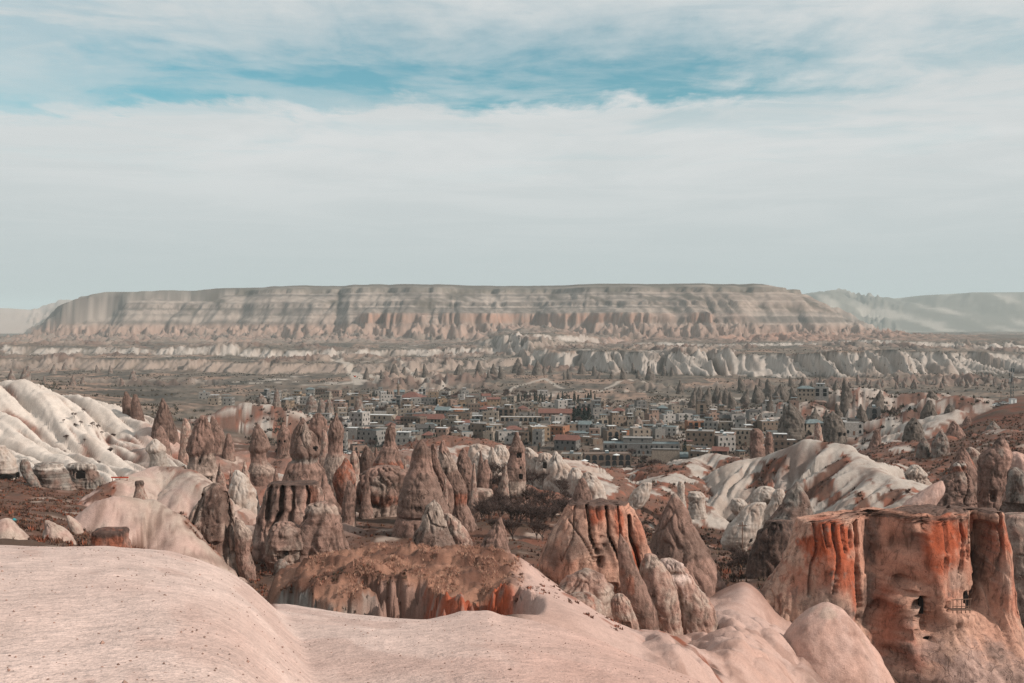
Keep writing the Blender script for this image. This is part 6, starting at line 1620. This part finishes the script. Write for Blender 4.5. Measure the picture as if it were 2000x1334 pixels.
def scatter(name, n, pick, size, colours, label, seed, blades=7, spread=.8, tall=1.0, lim=None, flat=False):
    """ground cover: n small tufts of thin blades, one mesh"""
    rg = np.random.RandomState(seed)
    x, y, keep = pick(rg, n)
    z, t = ground(x, y)
    ok = keep(x, y, z, t) if keep else np.ones(len(x), bool)
    x, y, z = x[ok], y[ok], z[ok]
    m = len(x)
    s = rg.uniform(*size, m)
    c = np.array(colours)[rg.randint(0, len(colours), m)] * rg.uniform(.75, 1.25, (m, 1))
    a = rg.uniform(0, 2 * math.pi, (m, blades)); tilt = rg.uniform(.15, 1.0, (m, blades)) * spread
    h = s[:, None] * rg.uniform(.6, 1.1, (m, blades)) * tall
    bx = x[:, None] + rg.normal(0, .28, (m, blades)) * s[:, None]; by = y[:, None] + rg.normal(0, .28, (m, blades)) * s[:, None]
    w = s[:, None] * (.16 if tall > 1.2 else .30)
    tx = bx + np.cos(a) * tilt * s[:, None]; ty = by + np.sin(a) * tilt * s[:, None]
    b0 = np.stack([bx - np.sin(a) * w, by + np.cos(a) * w, np.repeat(z[:, None], blades, 1) - .06], -1)
    b1 = np.stack([bx + np.sin(a) * w, by - np.cos(a) * w, np.repeat(z[:, None], blades, 1) - .06], -1)
    tp = np.stack([tx, ty, z[:, None] + h], -1)
    V = np.stack([b0, b1, tp], 2).reshape(-1, 3)
    T = np.repeat(c, blades * 3, 0)
    f = np.arange(len(V)).reshape(-1, 3)
    o = mesh_np(name, V, f, M['plants'], T, smooth=False)
    tag(o, label, None, None, 'stuff')


def polar(p0, p1, y0, y1, power=1.0):
    def pick(rg, n):
        Y = (rg.uniform(y0 ** power, y1 ** power, n)) ** (1 / power)
        px = rg.uniform(p0, p1, n)
        return PX(px, Y), Y, None
    return pick


def number_labels(spots):
    """things of a group are told apart by their order from left to right"""
    out = {}
    by = {}
    for i, s_ in enumerate(spots): by.setdefault(s_[3], []).append(i)
    for lab, idx in by.items():
        idx.sort(key=lambda i: spots[i][0])
        for k_, i in enumerate(idx): out[i] = lab if len(idx) == 1 else '%s, %s from left' % (lab, ORD[k_])
    return [out[i] for i in range(len(spots))]


def build_plants():
    rng = random.Random(12)
    kinds = [bare_tree_meshes(s, 6.0) for s in (1, 2, 3, 4)]
    con = [conifer_meshes(s) for s in (1, 2)]
    spots = []   # (px, Y, scale, label stem, group)
    for i in range(64):      # thicket in the gully
        px = rng.uniform(940, 1112); Y = rng.uniform(188, 262)
        if px > 1080 and Y < 205: continue
        spots.append((px, Y, rng.uniform(.75, 1.25), 'bare grey-brown tree in the thicket below the rock tower', 'bare trees of the thicket'))
    for i in range(14):
        spots.append((rng.uniform(1230, 1300), rng.uniform(385, 470), rng.uniform(.8, 1.4), 'bare tree by the road below the terraced hotel', 'bare trees by the road'))
    for i in range(10):
        spots.append((rng.uniform(1420, 1500), rng.uniform(150, 195), rng.uniform(.5, .9), 'bare bush in the dark gully right of the tall cone', 'bare bushes of the gully'))
    for i in range(6):
        spots.append((rng.uniform(1975, 2040), rng.uniform(128, 150), rng.uniform(.4, .7), 'bare bush at the right edge beyond the red cliff', 'bare bushes at the right edge'))
    for i in range(8):
        spots.append((rng.uniform(520, 560), rng.uniform(285, 310), rng.uniform(.25, .4), 'small bare bush beside the bullet-shaped spire', 'small bushes by the bullet spire'))
    for i in range(69):
        spots.append((rng.uniform(560, 1600), rng.uniform(500, 850), rng.uniform(.9, 1.7), 'bare tree between the village houses', 'bare trees in the village'))
    for i in range(46):
        spots.append((rng.uniform(860, 1050), rng.uniform(960, 1060), rng.uniform(.9, 1.6), 'bare tree in the belt behind the town', 'bare trees behind the town'))
    for i in range(24):
        spots.append((rng.uniform(110, 230), rng.uniform(268, 305), rng.uniform(.2, .45), 'small bare bush in a fold of the white slope', 'small bushes on the white slope'))
    X = np.array([PX(s[0], s[1]) for s in spots]); Y = np.array([s[1] for s in spots])
    Z = ground(X, Y)[0]; labs = number_labels(spots)
    for i, (s, x, y, z) in enumerate(zip(spots, X, Y, Z)):
        plant('bare_tree', kinds[i % 4], x, y, z, s[2], rng.uniform(0, 6.3), labs[i], 'tree', s[4])
    spots = []
    for i in range(16):
        spots.append((rng.uniform(1116, 1158), rng.uniform(690, 725), rng.uniform(.9, 1.35), 'dark cypress in the clump right of the school', 'dark cypress clump'))
    for i in range(44):
        spots.append((rng.uniform(1010, 1165), rng.uniform(905, 985), rng.uniform(.5, .8), 'small dark conifer in the rows behind the school', 'conifer rows behind the school'))
    for i in range(30):
        spots.append((rng.uniform(715, 765), rng.uniform(985, 1040), rng.uniform(.35, .55), 'tiny conifer in the cemetery rows left of the minaret', 'conifers left of the minaret'))
    for i in range(26):
        spots.append((rng.uniform(620, 1480), rng.uniform(540, 860), rng.uniform(.4, .8), 'dark conifer among the village houses', 'conifers in the village'))
    for px, Yc, sc, lab in ((735, 556, .75, 'dark conifer in front of the cream terrace house'), (1338, 520, .95, 'single dark conifer left of the tan hotel'), (1052, 545, .5, 'dark conifer in front of the grey red-roofed house')):
        spots.append((px, Yc, sc, lab, 'conifers in the village'))
    X = np.array([PX(s[0], s[1]) for s in spots]); Y = np.array([s[1] for s in spots])
    Z = ground(X, Y)[0]; labs = number_labels(spots)
    for i, (s, x, y, z) in enumerate(zip(spots, X, Y, Z)):
        plant('conifer_tree', con[i % 2], x, y, z, s[2], rng.uniform(0, 6.3), labs[i], 'tree', s[4])

    # ground cover
    brown = [RUST * .9, SOIL, SCRUB, UMBER, np.array([.16, .085, .055])]
    dull = [SCRUB, UMBER * .8, np.array([.075, .062, .048]), np.array([.10, .07, .05])]

    def soil_only(x, y, z, t):
        return t[:, 0] < .19
    def with_keep(pick, keep):
        return lambda rg, n: (*pick(rg, n)[:2], keep)
    scatter('scrub', 12000, with_keep(polar(-60, 520, 95, 260), lambda x, y, z, t: (t[:, 0] < .19) & (fbm2(x / 6, y / 9, 3) > -.14)), (.15, .5), brown, 'dry reddish scrub on the left slope', 1, 7)
    scatter('gully_scrub', 9000, with_keep(polar(480, 1320, 95, 330), lambda x, y, z, t: (t[:, 0] < .19) & (fbm2(x / 6, y / 9, 3) > -.12)), (.15, .5), brown, 'dry scrub on the floor between the spires', 2, 7)
    scatter('ridge_scrub', 9000, with_keep(polar(1240, 2050, 130, 420), soil_only), (.3, .9), brown + dull, 'dry scrub on the brown slopes at the right', 3, 7)
    scatter('hill_scrub', 2500, with_keep(polar(640, 1240, 330, 470), soil_only), (.3, .8), brown, 'dry scrub on the banks before the village', 4, 6)
    scatter('dry_grass', 30000, with_keep(polar(560, 1030, 58, 80), lambda x, y, z, t: (z > PZ(1135, 62)) & (t[:, 0] < .36) & (fbm2(x / 1.7, y / 2.6, 3) > -.02)), (.04, .14), [np.array([.44, .25, .18]), np.array([.34, .18, .13]), np.array([.46, .30, .22]), np.array([.22, .12, .09])], 'dry pinkish grass on top of the outcrop', 5, 5, .9, 1.25)
    scatter('face_scrub', 2600, with_keep(polar(500, 900, 55, 64), lambda x, y, z, t: (t[:, 0] < .2) & (fbm2(x / 2, y / 2, 3) > 0)), (.05, .16), dull + brown, 'dark scrub hanging over the outcrop face', 6, 7)
    scatter('slope_tufts', 420, with_keep(polar(1000, 1220, 50, 90), lambda x, y, z, t: fbm2(x / 3, y / 5, 3) > .05), (.05, .24), [RUST * 1.2, SOIL, UMBER], 'scattered rusty tufts on the stony slope', 7, 16, 1.0, .6)
    scatter('valley_shrubs', 30000, with_keep(polar(-40, 2040, 480, 2600, .6), lambda x, y, z, t: (fbm2(x / 45, y / 130, 4) > .12) | (np.abs(n2(x / 200 + 4, y / 110)) < .015)), (.5, 2.2), [np.array([.05, .046, .038]), np.array([.075, .066, .053]), np.array([.10, .08, .06])], 'dark shrubs dotted over the valley floor', 8, 6)
    scatter('town_scrub', 4500, polar(480, 1760, 470, 980), (.6, 2.1), [np.array([.06, .05, .042]), np.array([.09, .066, .055])], 'brown garden scrub between the houses', 9, 8)
    # pebbles on the sand
    rg = np.random.RandomState(4)
    n = 1400
    Yp = rg.uniform(4.2, 17, n) ; px = rg.uniform(-50, 1500, n)
    x = PX(px, Yp); z, t = ground(x, Yp)
    s = rg.uniform(.003, .010, n) * (1 + (rg.rand(n) < .05) * .8)
    base = np.array([(1, 0, 0), (0, 1, 0), (-1, 0, 0), (0, -1, 0), (0, 0, .7), (0, 0, -.7)], float)
    V = (base[None] * (1 + .35 * rg.normal(size=(n, 6, 3)) * .6)) * s[:, None, None] + np.stack([x, Yp, z + .003], 1)[:, None]
    fo = np.array([(0, 1, 4), (1, 2, 4), (2, 3, 4), (3, 0, 4), (1, 0, 5), (2, 1, 5), (3, 2, 5), (0, 3, 5)])
    f = (fo[None] + 6 * np.arange(n)[:, None, None]).reshape(-1, 3)
    T = np.repeat(np.array([UMBER * 1.5, TAN, PINK, TAN * 1.2])[rg.randint(0, 4, n)], 6, 0)
    o = mesh_np('pebbles', V.reshape(-1, 3), f, M['plants'], T, smooth=False)
    tag(o, 'tiny dark pebbles strewn over the sand hump', None, None, 'stuff')


build_plants()


# ------------------------------------------------------------------ haze
def build_haze():
    v = [(sx * 19000, sy * 19000, z) for z in (-140, 480) for sx, sy in ((-1, -1), (1, -1), (1, 1), (-1, 1))]
    f = np.array([(0, 3, 2, 1), (4, 5, 6, 7), (0, 1, 5, 4), (1, 2, 6, 5), (2, 3, 7, 6), (3, 0, 4, 7)])
    m = bpy.data.materials.new('valley_haze')
    m.use_nodes = True
    t = NT(m.node_tree)
    out = t.n('ShaderNodeOutputMaterial')
    pv = t.n('ShaderNodeVolumePrincipled', {'Color': (0.80, 0.95, 0.97, 1), 'Density': 0.000055, 'Anisotropy': 0.0})
    pv.inputs['Density Attribute'].default_value = ''
    t.t.links.new(pv.outputs[0], out.inputs['Volume'])
    o = mesh_np('haze', v, f, m, smooth=False)
    tag(o, 'thin blue-grey haze filling the valley air', None, None, 'stuff')


build_haze()
